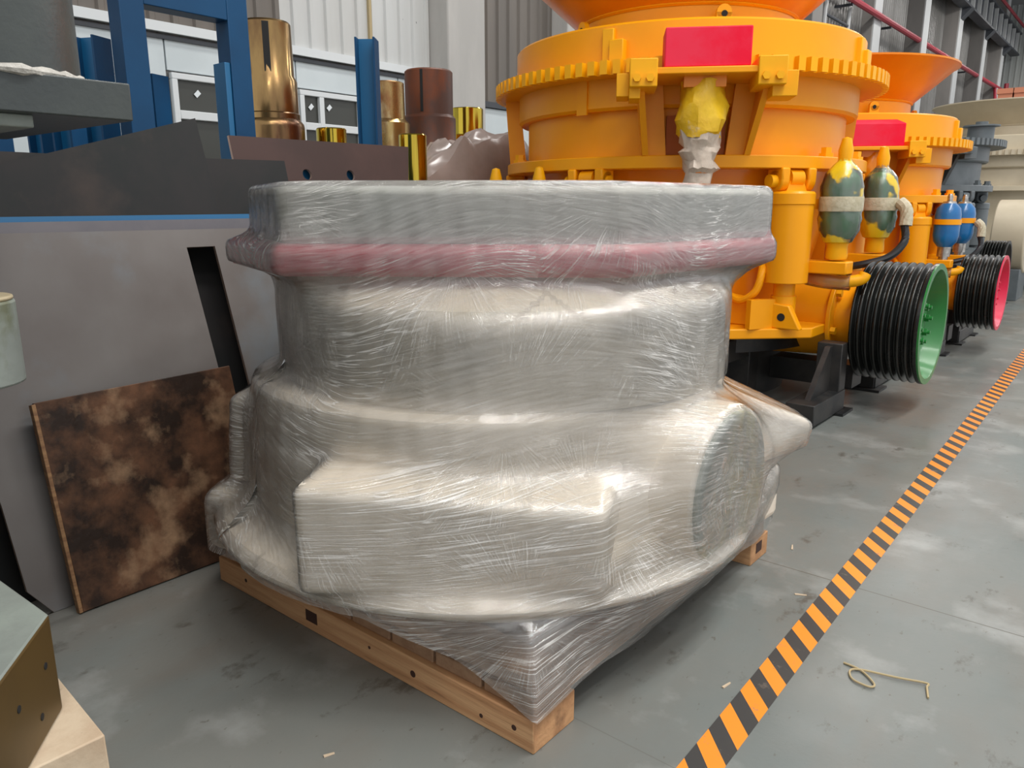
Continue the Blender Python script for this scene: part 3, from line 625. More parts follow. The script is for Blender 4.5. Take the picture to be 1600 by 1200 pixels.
# lower-left notch is dark: the plate stops there and the next plate stands behind it
bl = plate('strip_plate', [(0.30, 1.32), (2.72, 1.32), (2.72, 1.435), (0.30, 1.43)], -3.085, [M['plate_edge2'], M['blue_light']], 0.02, label='narrow violet grey strip plate just above the top of the slotted plate')
plate('blue_plate', [(0.30, 1.36), (2.72, 1.36), (2.72, 1.456), (0.30, 1.451)], -3.125, [M['blue_light'], M['frame_white']], 0.012, label='blue painted plate showing only as a thin blue line above the slotted plate')
plate('dark_plate', [(0.5, 0.0), (2.04, 0.0), (2.03, 1.59), (2.013, 1.90), (1.14, 1.652), (0.5, 1.50)], -3.17, [M['plate_dark'], M['plate_edge']], label='dark steel plate with a sloping top edge, tallest at its right corner')
plate('dark_plate', [(2.0, 0.0), (2.56, 0.0), (2.555, 1.73), (2.098, 1.723), (2.0, 1.72)], -3.30, [M['plate_dark'], M['plate_edge']], label='small dark plate just right of the sloping plate')
plate('dark_plate', [(0.9, 0.0), (1.42, 0.0), (1.40, 1.715), (0.9, 1.715)], -3.36, [M['plate_dark'], M['plate_edge']], label='dark plate at the far left edge behind the sloping plate')
plate('rust_tinted_plate', [(2.33, 0.0), (3.50, 0.0), (3.555, 1.64), (3.612, 1.866), (2.325, 1.855)], -3.42, [M['plate_rust'], M['plate_edge']], holes=[circ(2.775, 1.668, .030), circ(3.09, 1.672, .030)],
      label='reddish brown steel plate with two round holes showing blue')
plate('blue_backing_plate', [(2.55, 0.0), (3.35, 0.0), (3.35, 1.76), (2.55, 1.76)], -3.475, [M['blue_light'], M['blue_steel']], 0.012, label='blue plate seen only through the two round holes of the reddish plate')
# burnt board leaning on the slotted plate
brd = empty('burnt_board', (-2.955, 1.03, 0), label='scorched brown wooden board leaning against the slotted grey plate', cat='board')
Tb = Matrix.Translation((0.015, 0, 0)) @ Matrix.Rotation(R(-13.6), 4, 'Y')
MB().hexa([(0, -.03, 0.0), (0.022, -.03, 0.0), (0.022, .77, 0.0), (0, .77, 0.0)], [(0, -.035, .805), (0.022, -.035, .805), (0.022, .76, .82), (0, .76, .82)], Tb).build('panel', M['ply'], brd, bevel=0.003)
MB().box(-.008, .024, -.044, -.030, 0.0, .80, Tb).build('edge_strip', M['ply_edge'], brd, bevel=0.002)

# ------------------------------------------------------------------ blue rack posts
def ibeam(name, x, y, z1, w_=0.15, d=0.15, t=0.012, label='', m='blue_steel', web='mid'):
    """H-section post standing on the floor: flanges face the aisle"""
    root = empty(name, (x, y, 0), label=label, cat='steel post')
    MB().box(d/2-t, d/2, -w_/2, w_/2, 0, z1).box(-d/2, -d/2+t, -w_/2, w_/2, 0, z1).build('flange', M[m], root, smooth=False)
    MB().box(-d/2+t, d/2-t, -t/2, t/2, 0, z1).build('web', M['blue_light'], root, smooth=False)
    MB().box(-d*.55, d*.55, -w_*.55, w_*.55, 0, .02).build('foot_plate', M[m], root, smooth=False)
    return root
ibeam('blue_post', -4.2, 3.585, 2.56, .15, .13, label='tall slim blue H-section post between the two heat-tinted shafts')
bpost = bpy.data.objects['blue_post']; bpost.rotation_euler.z = R(38)
ibeam('blue_post', -4.5, 1.955, 2.36, .13, .14, label='blue post just left of the tall blue portal frame').rotation_euler.z = R(25)
ibeam('blue_post', -4.32, 1.72, 2.27, .10, .12, label='blue post partly behind the grey slab, second left of the portal').rotation_euler.z = R(25)
ibeam('blue_post', -4.45, 2.24, 2.20, .12, .12, label='short blue post seen inside the portal frame by its left leg').rotation_euler.z = R(20)
ibeam('blue_post', -4.3, 1.19, 2.05, .13, .12, label='blue post at the far left edge below the grey slab').rotation_euler.z = R(20)
ibeam('blue_post', -4.3, 1.36, 2.05, .13, .12, label='second blue post from the left edge below the grey slab').rotation_euler.z = R(20)
ibeam('blue_post', -4.62, 1.70, 2.09, .09, .10, label='narrow blue post below the right half of the grey slab').rotation_euler.z = R(20)
pf = empty('portal_frame', (-4.2, 2.33, 0), label='tall blue rectangular portal frame standing behind the dark plates', cat='steel frame')
MB().box(-.10, .03, -.362, -.235, 0, 2.65).build('leg', M['blue_steel'], pf, bevel=.004)
MB().box(-.10, .03, .235, .362, 0, 2.65).build('leg', M['blue_steel'], pf, bevel=.004)
MB().box(-.095, .028, -.235, .235, 2.50, 2.645).build('crossbeam', M['blue_steel'], pf, bevel=.004)
MB().box(-.10, .02, .20, .234, 0, 2.28).build('lit_side_strip', M['blue_light'], pf, bevel=.003)  # brighter strip painting in the highlight on the leg's side face
for sy_ in (-1, 1): MB().box(-.13, .06, sy_*.3-.09, sy_*.3+.09, 0, .02).build('foot_plate', M['blue_steel'], pf)

# ------------------------------------------------------------------ shafts and bushings standing behind
def shaft(name, x, y, prof, m, label, key=None, n=48, cat='machine shaft', group=None):
    root = empty(name, (x, y, 0), label=label, cat=cat, group=group)
    MB().lathe(prof, n).build('body', M[m], root)
    if key:
        a, r, z0, z1, w_ = key
        MB().box(r-0.006, r+0.004, -w_/2, w_/2, z0, z1, Matrix.Rotation(a, 4, 'Z')).build('keyway', M['hole_dark'], root, bevel=0.002)
    return root
# tall stepped shaft: centre line of sight at px 425
shaft('stepped_shaft', -5.62, 3.78, [(.30, 0), (.30, 1.6), (.255, 1.75), (.255, 2.10), (.25, 2.13), (.225, 2.16), (.225, 2.20), (.215, 2.21), (.215, 2.45), (.195, 2.49), (.19, 2.87), (.18, 2.885)], 'bronze', 'tall heat-tinted bronze coloured stepped shaft right of the blue portal', key=(R(-35), .19, 2.50, 2.86, .05))
rs_ = 1.0957
shaft('rusty_shaft', -6.3, 6.22, [(r*rs_, max(0, 1.5+(z-1.5)*rs_)) for r, z in [(.27, 0), (.27, 2.06), (.26, 2.08), (.26, 2.33), (.235, 2.36), (.235, 2.76), (.22, 2.775)]], 'rusty_shaft', 'rust-filmed brown stepped shaft in front of the concrete column', key=(R(-62), .235*rs_, 2.46, 2.88, .03))
shaft('stained_shaft', -6.2, 5.53, [(.22, 0), (.22, 2.30), (.177, 2.34), (.172, 2.685), (.16, 2.695)], 'stained', 'slimmer stained bronze shaft just right of the blue H-section post')
def bushing(x, y, r, z1, label, z0=0, cat='bushing'):
    root = empty('brass_bushing', (x, y, z0), label=label, cat=cat, group='brass bushings behind the plates')
    MB().lathe([(r, 0), (r, z1-.01), (r-.008, z1), (r*.72, z1), (r*.72, z1-.25)], 48, cap=False).build('sleeve', M['brass'], root)
    return root
bushing(-6.9, 7.47, .203, 2.67, 'tall bright brass bushing right of the rusty shaft')
bushing(-6.5, 6.82, .215, 2.29, 'lower wide brass bushing in front of the tall one beside the tarp')
bushing(-5.0, 4.73, .118, 2.08, 'bright brass bushing at the right end of the rust tinted plate')
bushing(-5.5, 4.27, .125, 2.125, 'golden brass bushing right of the tall stepped shaft')
bushing(-5.9, 4.30, .11, 2.02, 'low brass bushing peeking over the rust tinted plate left of the golden one')
bushing(-5.1, 4.40, .14, 1.955, 'low brass bushing peeking over the rust tinted plate left of the blue post')
# crumpled tarp over something
tp = []; random.seed(5); NX = 30; NY = 26
def tarp_h(u, v_):
    y = 4.92+u*1.9; x = -5.85+v_*0.85
    h = float(np.interp(y, [4.9, 5.03, 5.5, 5.66, 5.9, 6.35, 6.85], [1.62, 1.72, 2.06, 2.0, 2.15, 2.13, 1.9]))+0.10-0.35*max(0, (-5.45-x))
    def cr(a, b, c, d): return abs(((a*u+b*v_+c) % 1)-.5)*d
    h += cr(3.1, 2.2, .1, .14)+cr(-2.3, 4.1, .4, .11)+cr(6.3, -3.7, .2, .06)-0.14
    e = max(0, v_-.82)/.18; h2 = h-e*e*1.35
    return (x+e*0.06, y, max(.02, h2))
v = [tarp_h(i/(NX-1), j/(NY-1)) for i in range(NX) for j in range(NY)]
f = [(i*NY+j, (i+1)*NY+j, (i+1)*NY+j+1, i*NY+j+1) for i in range(NX-1) for j in range(NY-1)]
tb = MB()._add(v, f).build('crumpled_tarp', M['tarp']); tag(tb, 'crumpled brownish plastic tarp draped over parts beside the yellow crusher', 'tarp')
so = tb.modifiers.new('s', 'SOLIDIFY'); so.thickness = 0.01
pb = tag(MB().box(-5.7, -5.2, 5.2, 6.5, 0, 1.25).build('covered_crate', M['wood_pale'], bevel=.02), 'wooden crate hidden under the crumpled tarp', 'crate')

# ------------------------------------------------------------------ grey casting on a wooden block at the left edge
lc = empty('grey_casting', (-2.3, 0.25, 0), label='upright grey machine base at the left edge, ochre machined foot below and slab above', cat='machine part')
def lcp(name, mb, m, bevel=0.0, label=None, **k):
    o = mb.build(name, m if not isinstance(m, str) else M[m], lc, bevel=bevel, **k)
    if label: o['label'] = label
    return o
TL = Matrix.Translation((2.3, -0.25, 0))
foot = [(-1.9, .577), (-2.19, .566), (-2.75, .54), (-2.85, .1), (-2.6, -.25), (-1.95, -.25), (-1.60, 0.0), (-1.60, .32), (-1.685, .405)]
fo = lcp('foot_block', MB().prism(foot, .30, .555, TL), [M['casting_green'], M['ochre']], bevel=.008)
for p in fo.data.polygons:
    if abs(p.normal.z) < .5: p.material_index = 1
nrm = Vector((.172, .215, 0)).normalized(); dirv = Vector((.215, -.172, 0))
for s_, z in ((.22, .455), (.78, .45), (.42, .36)):
    p = Vector((-1.9, .577, z))+dirv*s_+Vector((2.3, -.25, 0))
    lcp('threaded_hole', MB().cyl(p-nrm*.004, p+nrm*.0015, .0085, 12), 'hole_dark')
lcp('central_column', MB().cyl((.0, 0, .55), (.0, 0, 1.72), .26, 40), 'casting_green')
lcp('boss', MB().cyl((.20, .285, 1.09), (.20, .285, 1.285), .125, 32), 'casting_green', bevel=.006)
lcp('boss_cap', MB().cyl((.20, .285, 1.285), (.20, .285, 1.295), .122, 32), 'cream_cap', bevel=.004, label='cream cap on top of the round boss')
lcp('slab', MB().box(-.85, .10, -.55, .795, 1.722, 1.818), 'col_grey', bevel=.004)
lcp('under_slab', MB().box(-.78, .06, -.50, .56, 1.690, 1.722), 'casting_green', bevel=.004)
lcp('primer_pad', MB().box(-.7, -.05, -.45, .40, 1.655, 1.690), 'pipe_red', bevel=.01)
lcp('upper_column', MB().cyl((-.15, .51, 1.818), (-.15, .51, 2.75), .245, 64), 'col_grey')
lcp('unseen_shade_block', MB().box(-1.4, 1.0, -3.4, -.55, 0, 3.3), 'col_grey', bevel=.03)  # unseen box added to shade the floor at the left
wb = MB(); prof = []
n = 64; v = []; f = []
for i in range(n):
    a = 2*PI*i/n
    for k in range(8):
        b_ = 2*PI*k/8; rr = .253+.012*math.cos(b_)*(1+.3*math.sin(a*17)); v.append((-.15+rr*math.cos(a), .51+rr*math.sin(a), 1.822+.012*math.sin(b_)*(1+.3*math.sin(a*23))))
for i in range(n):
    for k in range(8): f.append((i*8+k, ((i+1) % n)*8+k, ((i+1) % n)*8+(k+1) % 8, i*8+(k+1) % 8))
lcp('weld_bead', wb._add(v, f), 'weld')
blk = empty('wooden_block', (-1.9, .4, 0), label='pale sawn wooden block under the ochre foot at the lower left corner', cat='wooden block')
MB().hexa([(-.35, -.25, 0), (.16, -.25, 0), (.16, .21, 0), (-.35, .24, 0)], [(-.35, -.25, .298), (.16, -.25, .298), (.175, .20, .298), (-.35, .235, .298)]).build('timber', M['wood_pale'], blk, bevel=.004)

# ------------------------------------------------------------------ litter on the floor
st_ = MB().tube(smoothpts([(-0.609, 2.485, .004), (-.55, 2.472, .006), (-.498, 2.425, .006), (-.497, 2.40, .006), (-.52, 2.395, .006), (-.559, 2.406, .006), (-.578, 2.449, .006), (-.55, 2.475, .007), (-.45, 2.501, .008), (-.367, 2.529, .008), (-.362, 2.51, .006), (-.347, 2.456, .004)], 5), .0035, 6).build('straw', M['straw'])
tag(st_, 'bent dry straw lying on the floor right of the tape', 'straw')
for nm, x, y, a, l_, lab in (('wood_chip', -1.068, 3.27, 1.9, .05, 'small pale wood splinter on the floor beyond the pallet corner'), ('wood_chip', -.885, 2.86, .5, .045, 'small wood chip on the dark stain beside the tape'), ('wood_chip', -.86, 2.12, 1.4, .04, 'pale flake on the floor against the left edge of the tape'), ('wood_chip', -1.58, 1.11, 1.2, .03, 'pale splinter on the dark floor at lower left')):
    o = MB().hexa([(-l_/2, -.004, 0), (l_/2, -.003, 0), (l_/2, .003, 0), (-l_/2, .005, 0)], [(-l_/2, -.003, .004), (l_/2, -.002, .003), (l_/2, .002, .003), (-l_/2, .004, .004)]).build(nm, M['wood_pale'])
    o.location = (x, y, 0.001); o.rotation_euler.z = a; tag(o, lab, 'wood chip')

# ------------------------------------------------------------------ cone crushers
def P2(r, a, z=0): return Vector((r*math.cos(a), r*math.sin(a), z))
def RZ(a, r=0, z=0): return Matrix.Rotation(a, 4, 'Z') @ Matrix.Translation((r, 0, z))
def gear(r_out, r_in, z0, z1, nt):
    pts = []
    for i in range(nt):
        a = 2*PI*i/nt; p = 2*PI/nt
        for k, r in ((0.02, r_out), (0.58, r_out), (0.62, r_in), (0.98, r_in)): pts.append((r*math.cos(a+k*p), r*math.sin(a+k*p)))
    mb = MB(); n = len(pts); ri = 1.2
    v = [(x, y, z) for z in (z0, z1) for x, y in pts]+[(ri*math.cos(2*PI*i/n), ri*math.sin(2*PI*i/n), z) for z in (z0, z1) for i in range(n)]
    f = []
    for i in range(n):
        j = (i+1) % n
        f += [(i, j, n+j, n+i), (i, 2*n+i, 2*n+j, j), (n+i, n+j, 3*n+j, 3*n+i)]
    return mb._add(v, f)
def pulley(root, x0, x1, z, r, ng, face, face2, dish_depth=.14, oy=0.0, blk='pulley_black'):
    """grooved belt pulley on the countershaft, axis along X"""
    T = Matrix.Translation((0, oy, z)) @ Matrix.Rotation(R(90), 4, 'Y')
    prof = [(r*.80, x0), (r*.97, x0), (r, x0+.012)]; p = (x1-.03-x0-.012)/ng
    for i in range(ng):
        a = x0+.012+i*p
        prof += [(r*k_, a+p*t_) for t_, k_ in ((.12, 1), (.18, .99), (.38, .90), (.62, .90), (.82, .99), (.88, 1), (1, 1.002))]
    prof += [(r*1.0, x1-.012)]
    pu = MB().lathe(prof, 72, T, cap=False).build('pulley', M[blk], root, sharp=75)
    rim = [(r*.80, x0), (r*.80, x1-dish_depth), (r*.84, x1-dish_depth*.8), (r*.90, x1-.004), (r*.905, x1), (r*1.0, x1), (r*1.0, x1-.014)]
    MB().lathe(rim, 72, T, cap=False).build('rim', M[face], pu)
    MB().lathe([(r*.82, x1-dish_depth), (r*.45, x1-dish_depth-.01), (r*.40, x1-dish_depth+.05), (r*.22, x1-dish_depth+.05), (r*.20, x1-dish_depth+.02), (1e-4, x1-dish_depth+.02)], 48, T).build('hub', M[face2], pu)
    b0 = None
    for k in range(8):
        a = 2*PI*k/8+.2; q = (x1-dish_depth+.05, oy+r*.31*math.cos(a), z+r*.31*math.sin(a))
        if b0 is None: b0 = MB().cyl((0, 0, 0), (.03, 0, 0), .028, 6).cyl((.03, 0, 0), (.05, 0, 0), .014, 8).build('bolt', M[face2], pu, smooth=False); b = b0
        else: b = b0.copy(); C.objects.link(b)
        b.location = q
    return pu
def bagged_tank(root, x, y, z0, z1, r, style):
    """gas accumulator: bare blue, or green inside a taped bag"""
    h = z1-z0
    prof = [(.035, z0-.10), (.035, z0), (r*.55, z0+.01), (r*.9, z0+.07), (r, z0+.14), (r, z1-.13), (r*.9, z1-.06), (r*.5, z1), (.03, z1+.01), (.03, z1+.07)]
    T = Matrix.Translation((x, y, 0))
    if style == 'blue':
        t = MB().lathe(prof[1:-2], 32, T).build('accumulator', M['blue_tank'], root)
        MB().lathe([(.05, z0-.15), (.05, z0-.1), (.07, z0-.1), (.07, z0+.01)], 16, T).build('fitting', M['steel_fit'], t)
        MB().lathe([(r*.55, z1-.012), (r*.5, z1+.015), (.03, z1+.02), (.03, z1+.07), (.02, z1+.10)], 16, T).build('valve', M['steel_fit'], t)
        MB().lathe([(r+.003, z0+h*.52), (r+.008, z0+h*.52), (r+.008, z0+h*.64), (r+.003, z0+h*.64)], 32, T, cap=False).build('clamp_band', M['yellow'], t)
        return t
    t = MB().lathe(prof, 32, T).build('accumulator', M['green_tank'], root)
    bag = []; pr = [(.06, z0-.10), (.055, z0-.02), (r*.75, z0+.0), (r*1.02, z0+.08), (r*1.1, z0+.16), (r*1.08, z0+h*.42), (r*1.10, z0+h*.6), (r*1.08, z1-.12), (r*.9, z1-.03), (r*.6, z1+.02), (r*.36, z1+.05), (r*.30, z1+.14), (r*.17, z1+.20)]
    n = 40; v = []; f = []
    for k, (rr, z) in enumerate(pr):
        for i in range(n):
            a = 2*PI*i/n; w_ = 1+.05*math.sin(a*7+k*1.3)*math.sin(k*.9+1)+.03*math.sin(a*13+k*2)
            v.append((x+rr*w_*math.cos(a), y+rr*w_*math.sin(a), z))
    for k in range(len(pr)-1):
        for i in range(n): f.append((k*n+i, k*n+(i+1) % n, (k+1)*n+(i+1) % n, (k+1)*n+i))
    MB()._add(v, f).build('plastic_bag', M['bag_yellow'], t)
    MB().lathe([(r*1.13, z0+h*.42), (r*1.15, z0+h*.44), (r*1.15, z0+h*.60), (r*1.13, z0+h*.62)], 32, T, cap=False).build('tape_wrap', M['tape_band'], t)
    MB().lathe([(.07, z0-.12), (.075, z0-.1), (.07, z0-.03), (.085, z0+.02)], 20, T, cap=False).build('neck_tape', M['key_yellow'], t)
    MB().lathe([(.045, z1+.04), (.05, z1+.12), (.03, z1+.20), (1e-4, z1+.21)], 16, T).build('cap_tape', M['key_yellow'], t)
    return t
def crusher(name, loc, s, label, cols, face, face2, tank='bag', oa=-58, ng=8, group='cone crushers in a row', pul=(1.64, 2.11, .65, .44), detail=True, gear_h=(2.36, 2.45), motor='yellow', cover='red_cover', blk='pulley_black', lid_tilt=0.0, bowl=True):
    Y, O, K_ = cols
    root = empty(name, loc, 0, label, 'crusher', group, scale=s)
    def b(n_, mb, m=Y, par=None, **k): return mb.build(n_, M[m], par or root, **k)
    # black stand
    st = b('stand', MB().box(-1.62, 1.62, -.12, .12, .12, .30), 'black_steel')
    for sx in (-1, 1):
        b('side_beam', MB().box(sx*1.55-.10, sx*1.55+.10, -1.05, -.38, .02, .17), 'black_steel', st, bevel=.006)
        b('side_beam', MB().box(sx*1.55-.10, sx*1.55+.10, .45, 1.45, .02, .17), 'black_steel', st, bevel=.006)
        for y in (-.44, .5, 1.4):
            b('leg', MB().box(sx*1.55-.09, sx*1.55+.09, y-.07, y+.07, .02, .52), 'black_steel', st, bevel=.006)
            b('foot_plate', MB().box(sx*1.55-.15, sx*1.55+.15, y-.12, y+.12, 0, .02), 'black_steel', st)
        b('gusset', MB().hexa([(sx*1.55-.02, -.50, .17), (sx*1.55+.02, -.50, .17), (sx*1.55+.02, -.9, .17), (sx*1.55-.02, -.9, .17)], [(sx*1.55-.02, -.50, .50), (sx*1.55+.02, -.50, .50), (sx*1.55+.02, -.56, .50), (sx*1.55-.02, -.56, .50)]), 'black_steel', st)
    b('shade_filler', MB().cyl((0, 0, .0), (0, 0, .45), .98, 48), 'black_steel', st)  # black cylinder added to fill in the dark interior below the shelf
    for x in (-.88, .88):
        b('leg', MB().box(x-.09, x+.09, -.55, -.37, 0, .5), 'black_steel', st, bevel=.006)
        b('cross_beam', MB().box(x-.08, x+.08, -1.45, 1.45, .36, .52), 'black_steel', st)
    # main frame and shelf
    b('main_frame', MB().lathe([(1.05, .50), (1.12, .60), (1.12, 1.05), (1.22, 1.45), (1.24, 1.75)], 64), O)
    sh = [P2(1.56, 2*PI*(k+.5)/8+R(0)) for k in range(8)]
    b('shelf', MB().prism([(p.x, p.y) for p in sh], .555, .63), Y, bevel=.01)
    b('floor_ring', MB().lathe([(1.0, .42), (1.25, .42), (1.25, .56), (1.0, .56)], 64), 'black_steel')
    # flange, shells, gear ring, bowl
    b('flange', MB().lathe([(1.1, 1.745), (1.475, 1.745), (1.48, 1.75), (1.48, 1.825), (1.475, 1.83), (1.2, 1.83)], 96), Y)
    b('lower_shell', MB().lathe([(1.30, 1.82), (1.30, 2.17)], 96), Y)
    b('cap_ring', MB().lathe([(1.28, 2.15), (1.36, 2.15), (1.38, 2.17), (1.38, 2.40)], 96), Y)
    b('gear_ring', gear(1.58, 1.535, gear_h[0], gear_h[1], 104), K_, smooth=False)
    if not bowl:
        p = P2(1.25, R(0)); b('motor_drum', MB().lathe([(.17, 2.4), (.17, 2.64), (.235, 2.65), (.235, 2.67), (.08, 2.67), (.08, 2.72)], 32, Matrix.Translation(p)), Y)
        b('valve_plate', MB().box(1.1, 1.14, -.30, .0, 2.4, 2.70, RZ(R(-30))), Y)
    if bowl: b('upper_bowl', MB().lathe([(1.37, 2.38), (1.40, 2.40), (1.40, 2.70), (1.385, 2.715), (.85, 2.72)], 96, cap=False), Y)
    if bowl: b('neck', MB().lathe([(.87, 2.70), (.87, 2.925)], 72, cap=False), Y)
    if bowl: b('hopper', MB().lathe([(.855, 2.90), (.875, 2.915), (1.33, 3.31), (1.36, 3.32), (1.36, 3.34), (1.32, 3.34), (.84, 2.93)], 96, cap=False), O)
    if bowl: b('hopper_weld', MB().lathe([(.875, 2.905), (.892, 2.918), (.885, 2.932)], 72, cap=False), Y)
    if not detail:
        b('shaft_housing', MB().cyl((.9, 0, pul[2]), (pul[0], 0, pul[2]), .30, 40), O)
        pulley(root, pul[0], pul[1], pul[2], pul[3], ng, face, face2, blk=blk)
        return root
    for a in (R(-47), R(-115), R(35), R(160)) if bowl else ():
        b('lifting_lug', MB().box(-.02, .02, -.055, .055, 2.715, 2.83, RZ(a, .98)).cyl((-.02, 0, 2.83), (.02, 0, 2.83), .055, 16, T=RZ(a, .98)), K_)
        b('lug_hole', MB().cyl((-.024, 0, 2.82), (.024, 0, 2.82), .022, 12, T=RZ(a, .98)), 'hole_dark')
    for a in (R(-82), R(2), R(95), R(190)) if bowl else ():
        b('key_plate', MB().box(1.38, 1.43, -.085, .0, 2.46, 2.68, RZ(a)).box(1.38, 1.46, -.02, .085, 2.45, 2.60, RZ(a)), K_, bevel=.006)
    for a, z in ((R(-118), 2.70), (R(-75), 2.71)):
        pass
    for a in (R(-78), R(-98)) if bowl else ():
        b('rim_hole', MB().cyl((.86, 0, 2.77), (.875, 0, 2.77), .03, 12, T=RZ(a)), 'hole_dark')
    # vertical gussets between flange and gear ring
    for a in (R(-93), R(-145), R(160), R(100), R(40)):
        if a == R(-93) or a == R(-5) or True:
            b('gusset', MB().hexa([(1.32, -.022, 1.83), (1.46, -.022, 1.83), (1.46, .022, 1.83), (1.32, .022, 1.83)], [(1.38, -.022, 2.36), (1.50, -.022, 2.36), (1.50, .022, 2.36), (1.38, .022, 2.36)], RZ(a)), Y) if a != R(-93) else b('strap', MB().box(1.375, 1.392, -.045, .045, 2.13, 2.37, RZ(a)), Y)
    # drive bracket with cover, two clamps and the bagged motor
    A = R(oa); TA = RZ(A)
    b('bracket_shelf', MB().box(1.42, 1.90, -.40, .40, 2.285, 2.325, TA), Y, bevel=.006)
    b('drive_cover', MB().hexa([(1.60, -.26, 2.325), (1.885, -.26, 2.325), (1.885, .26, 2.325), (1.60, .26, 2.325)], [(1.60, -.26, 2.56+lid_tilt), (1.885, -.26, 2.555), (1.885, .26, 2.555), (1.60, .26, 2.56+lid_tilt)], TA), cover, bevel=.008)
    b('cover_back', MB().box(1.50, 1.602, -.235, .235, 2.325, 2.545, TA), Y)
    for sy in (-1, 1):
        c0, c1 = (.30, .47) if sy > 0 else (-.47, -.30)
        cl = b('clamp_plate', MB().box(1.58, 1.93, c0, c1, 2.21, 2.375, TA), K_, bevel=.006)
        b('clamp_block', MB().box(1.60, 1.86, c0+(.0 if sy < 0 else .10), c1-(.10 if sy < 0 else -.08)+(.0), 2.15, 2.30, TA).box(1.55, 1.80, (c0-.08) if sy < 0 else c1, c0 if sy < 0 else (c1+.08), 2.17, 2.31, TA), K_, bevel=.004)
        for yy in ((c0+.045), (c1-.045)):
            b('bolt', MB().cyl((1.93, yy, 2.26), (1.958, yy, 2.26), .026, 6, T=TA), K_, cl, smooth=False)
        b('bracket_arm', MB().hexa([(1.30, sy*.34-.02, 1.83), (1.44, sy*.34-.02, 1.83), (1.44, sy*.34+.02, 1.83), (1.30, sy*.34+.02, 1.83)], [(1.30, sy*.40-.02, 2.29), (1.78, sy*.40-.02, 2.29), (1.78, sy*.40+.02, 2.29), (1.30, sy*.40+.02, 2.29)], TA), Y)
        b('bracket_web', MB().hexa([(1.28, sy*.20, 1.83), (1.40, sy*.20, 1.83), (1.40, sy*.36, 1.83), (1.28, sy*.36, 1.83)], [(1.28, sy*.24, 2.29), (1.42, sy*.24, 2.29), (1.42, sy*.40, 2.29), (1.28, sy*.40, 2.29)], TA), Y)
    b('recess_shade', MB().box(1.25, 1.335, -.20, .20, 1.84, 2.10, TA), 'recess_shade' if Y == 'yellow' else O)  # raised box whose dark colour stands for the opening's shade
    # bagged motor: upper part yellow film, lower part paper
    def crumple(pr, cx, seed):
        rs = np.random.RandomState(seed); n = 28; v = []; f = []
        for k, (rr, z, ox) in enumerate(pr):
            for i in range(n):
                a = 2*PI*i/n; q = rr*(1+.10*math.sin(a*3+k*1.7)+.12*(rs.rand()-.5)); v.append((cx+q*math.cos(a), ox+q*math.sin(a), z+.012*(rs.rand()-.5)))
        for k in range(len(pr)-1):
            for i in range(n): f.append((k*n+i, k*n+(i+1) % n, (k+1)*n+(i+1) % n, (k+1)*n+i))
        mb = MB()._add([TA @ Vector(p) for p in v], f); return mb
    mo = b('wrapped_motor', MB().cyl((1.68, 0, 1.70), (1.68, 0, 2.29), .085, 20, T=TA).box(1.56, 1.80, -.13, .13, 2.22, 2.285, TA), O)
    b('yellow_wrap', crumple([(.125, 2.27, 0), (.135, 2.2, 0), (.15, 2.12, 0), (.155, 2.03, 0), (.14, 1.95, 0), (.125, 1.92, 0)], 1.68, 4), motor, mo)
    b('paper_wrap', crumple([(.135, 1.97, 0), (.13, 1.90, 0), (.115, 1.86, .005), (.12, 1.83, -.01), (.10, 1.78, 0), (.115, 1.73, .01), (.085, 1.70, 0), (.09, 1.62, -.01), (.05, 1.58, 0)], 1.68, 8), 'paper' if motor == 'wrap_yellow' else O, mo)
    # hydraulic cylinders round the frame
    for k in range(6):
        a = R(-28.8+60*k); T = RZ(a, 1.42)
        hc = b('hydraulic_cylinder', MB().lathe([(.150, .955), (.155, .96), (.155, 1.50), (.162, 1.505), (.162, 1.575), (.15, 1.59), (.05, 1.60)], 40, T), Y)
        b('cylinder_eye', MB().hexa([(-.05, -.09, 1.59), (.05, -.09, 1.59), (.05, .09, 1.59), (-.05, .09, 1.59)], [(-.045, -.06, 1.66), (.045, -.06, 1.66), (.045, .06, 1.66), (-.045, .06, 1.66)], T).cyl((0, -.055, 1.68), (0, .055, 1.68), .065, 20, T=T), Y, hc)
        for sy in (-1, 1):
            b('clevis_ear', MB().box(-.09, .07, sy*.115-.035, sy*.115+.035, 1.66, 1.75, T).cyl((-.01, sy*.08, 1.665), (-.01, sy*.15, 1.665), .08, 20, T=T), Y, bevel=.012)
        b('pivot_pin', MB().cyl((-.01, -.20, 1.66), (-.01, .17, 1.66), .045, 20, T=T), K_)
        b('piston_rod', MB().cyl((0, 0, .80), (0, 0, .96), .075, 24, T=T).cyl((0, 0, .74), (0, 0, .86), .088, 24, T=T), Y, hc)
        b('anchor_lug', MB().hexa([(-.30, -.02, .63), (.05, -.02, .63), (.05, .03, .63), (-.30, .03, .63)], [(-.30, -.02, .84), (-.05, -.02, .84), (-.05, .03, .84), (-.30, .03, .84)], T @ Matrix.Rotation(R(90), 4, 'Z')), Y)
        if k == 0:
            lg = b('lug_plate', MB().hexa([(-.42, -.10, .63), (.17, -.10, .63), (.17, -.03, .63), (-.42, -.03, .63)], [(-.42, -.10, .86), (.08, -.10, .80), (.08, -.03, .80), (-.42, -.03, .86)], T @ Matrix.Rotation(R(28.8), 4, 'Z')), Y, bevel=.01)
            b('lug_hole', MB().cyl((0.03, -.104, .715), (.03, -.02, .715), .028, 16, T=T @ Matrix.Rotation(R(28.8), 4, 'Z')), 'hole_dark', lg)
            b('lug_boss', MB().cyl((-.17, -.115, .745), (-.17, -.09, .745), .05, 20, T=T @ Matrix.Rotation(R(28.8), 4, 'Z')), K_, lg)
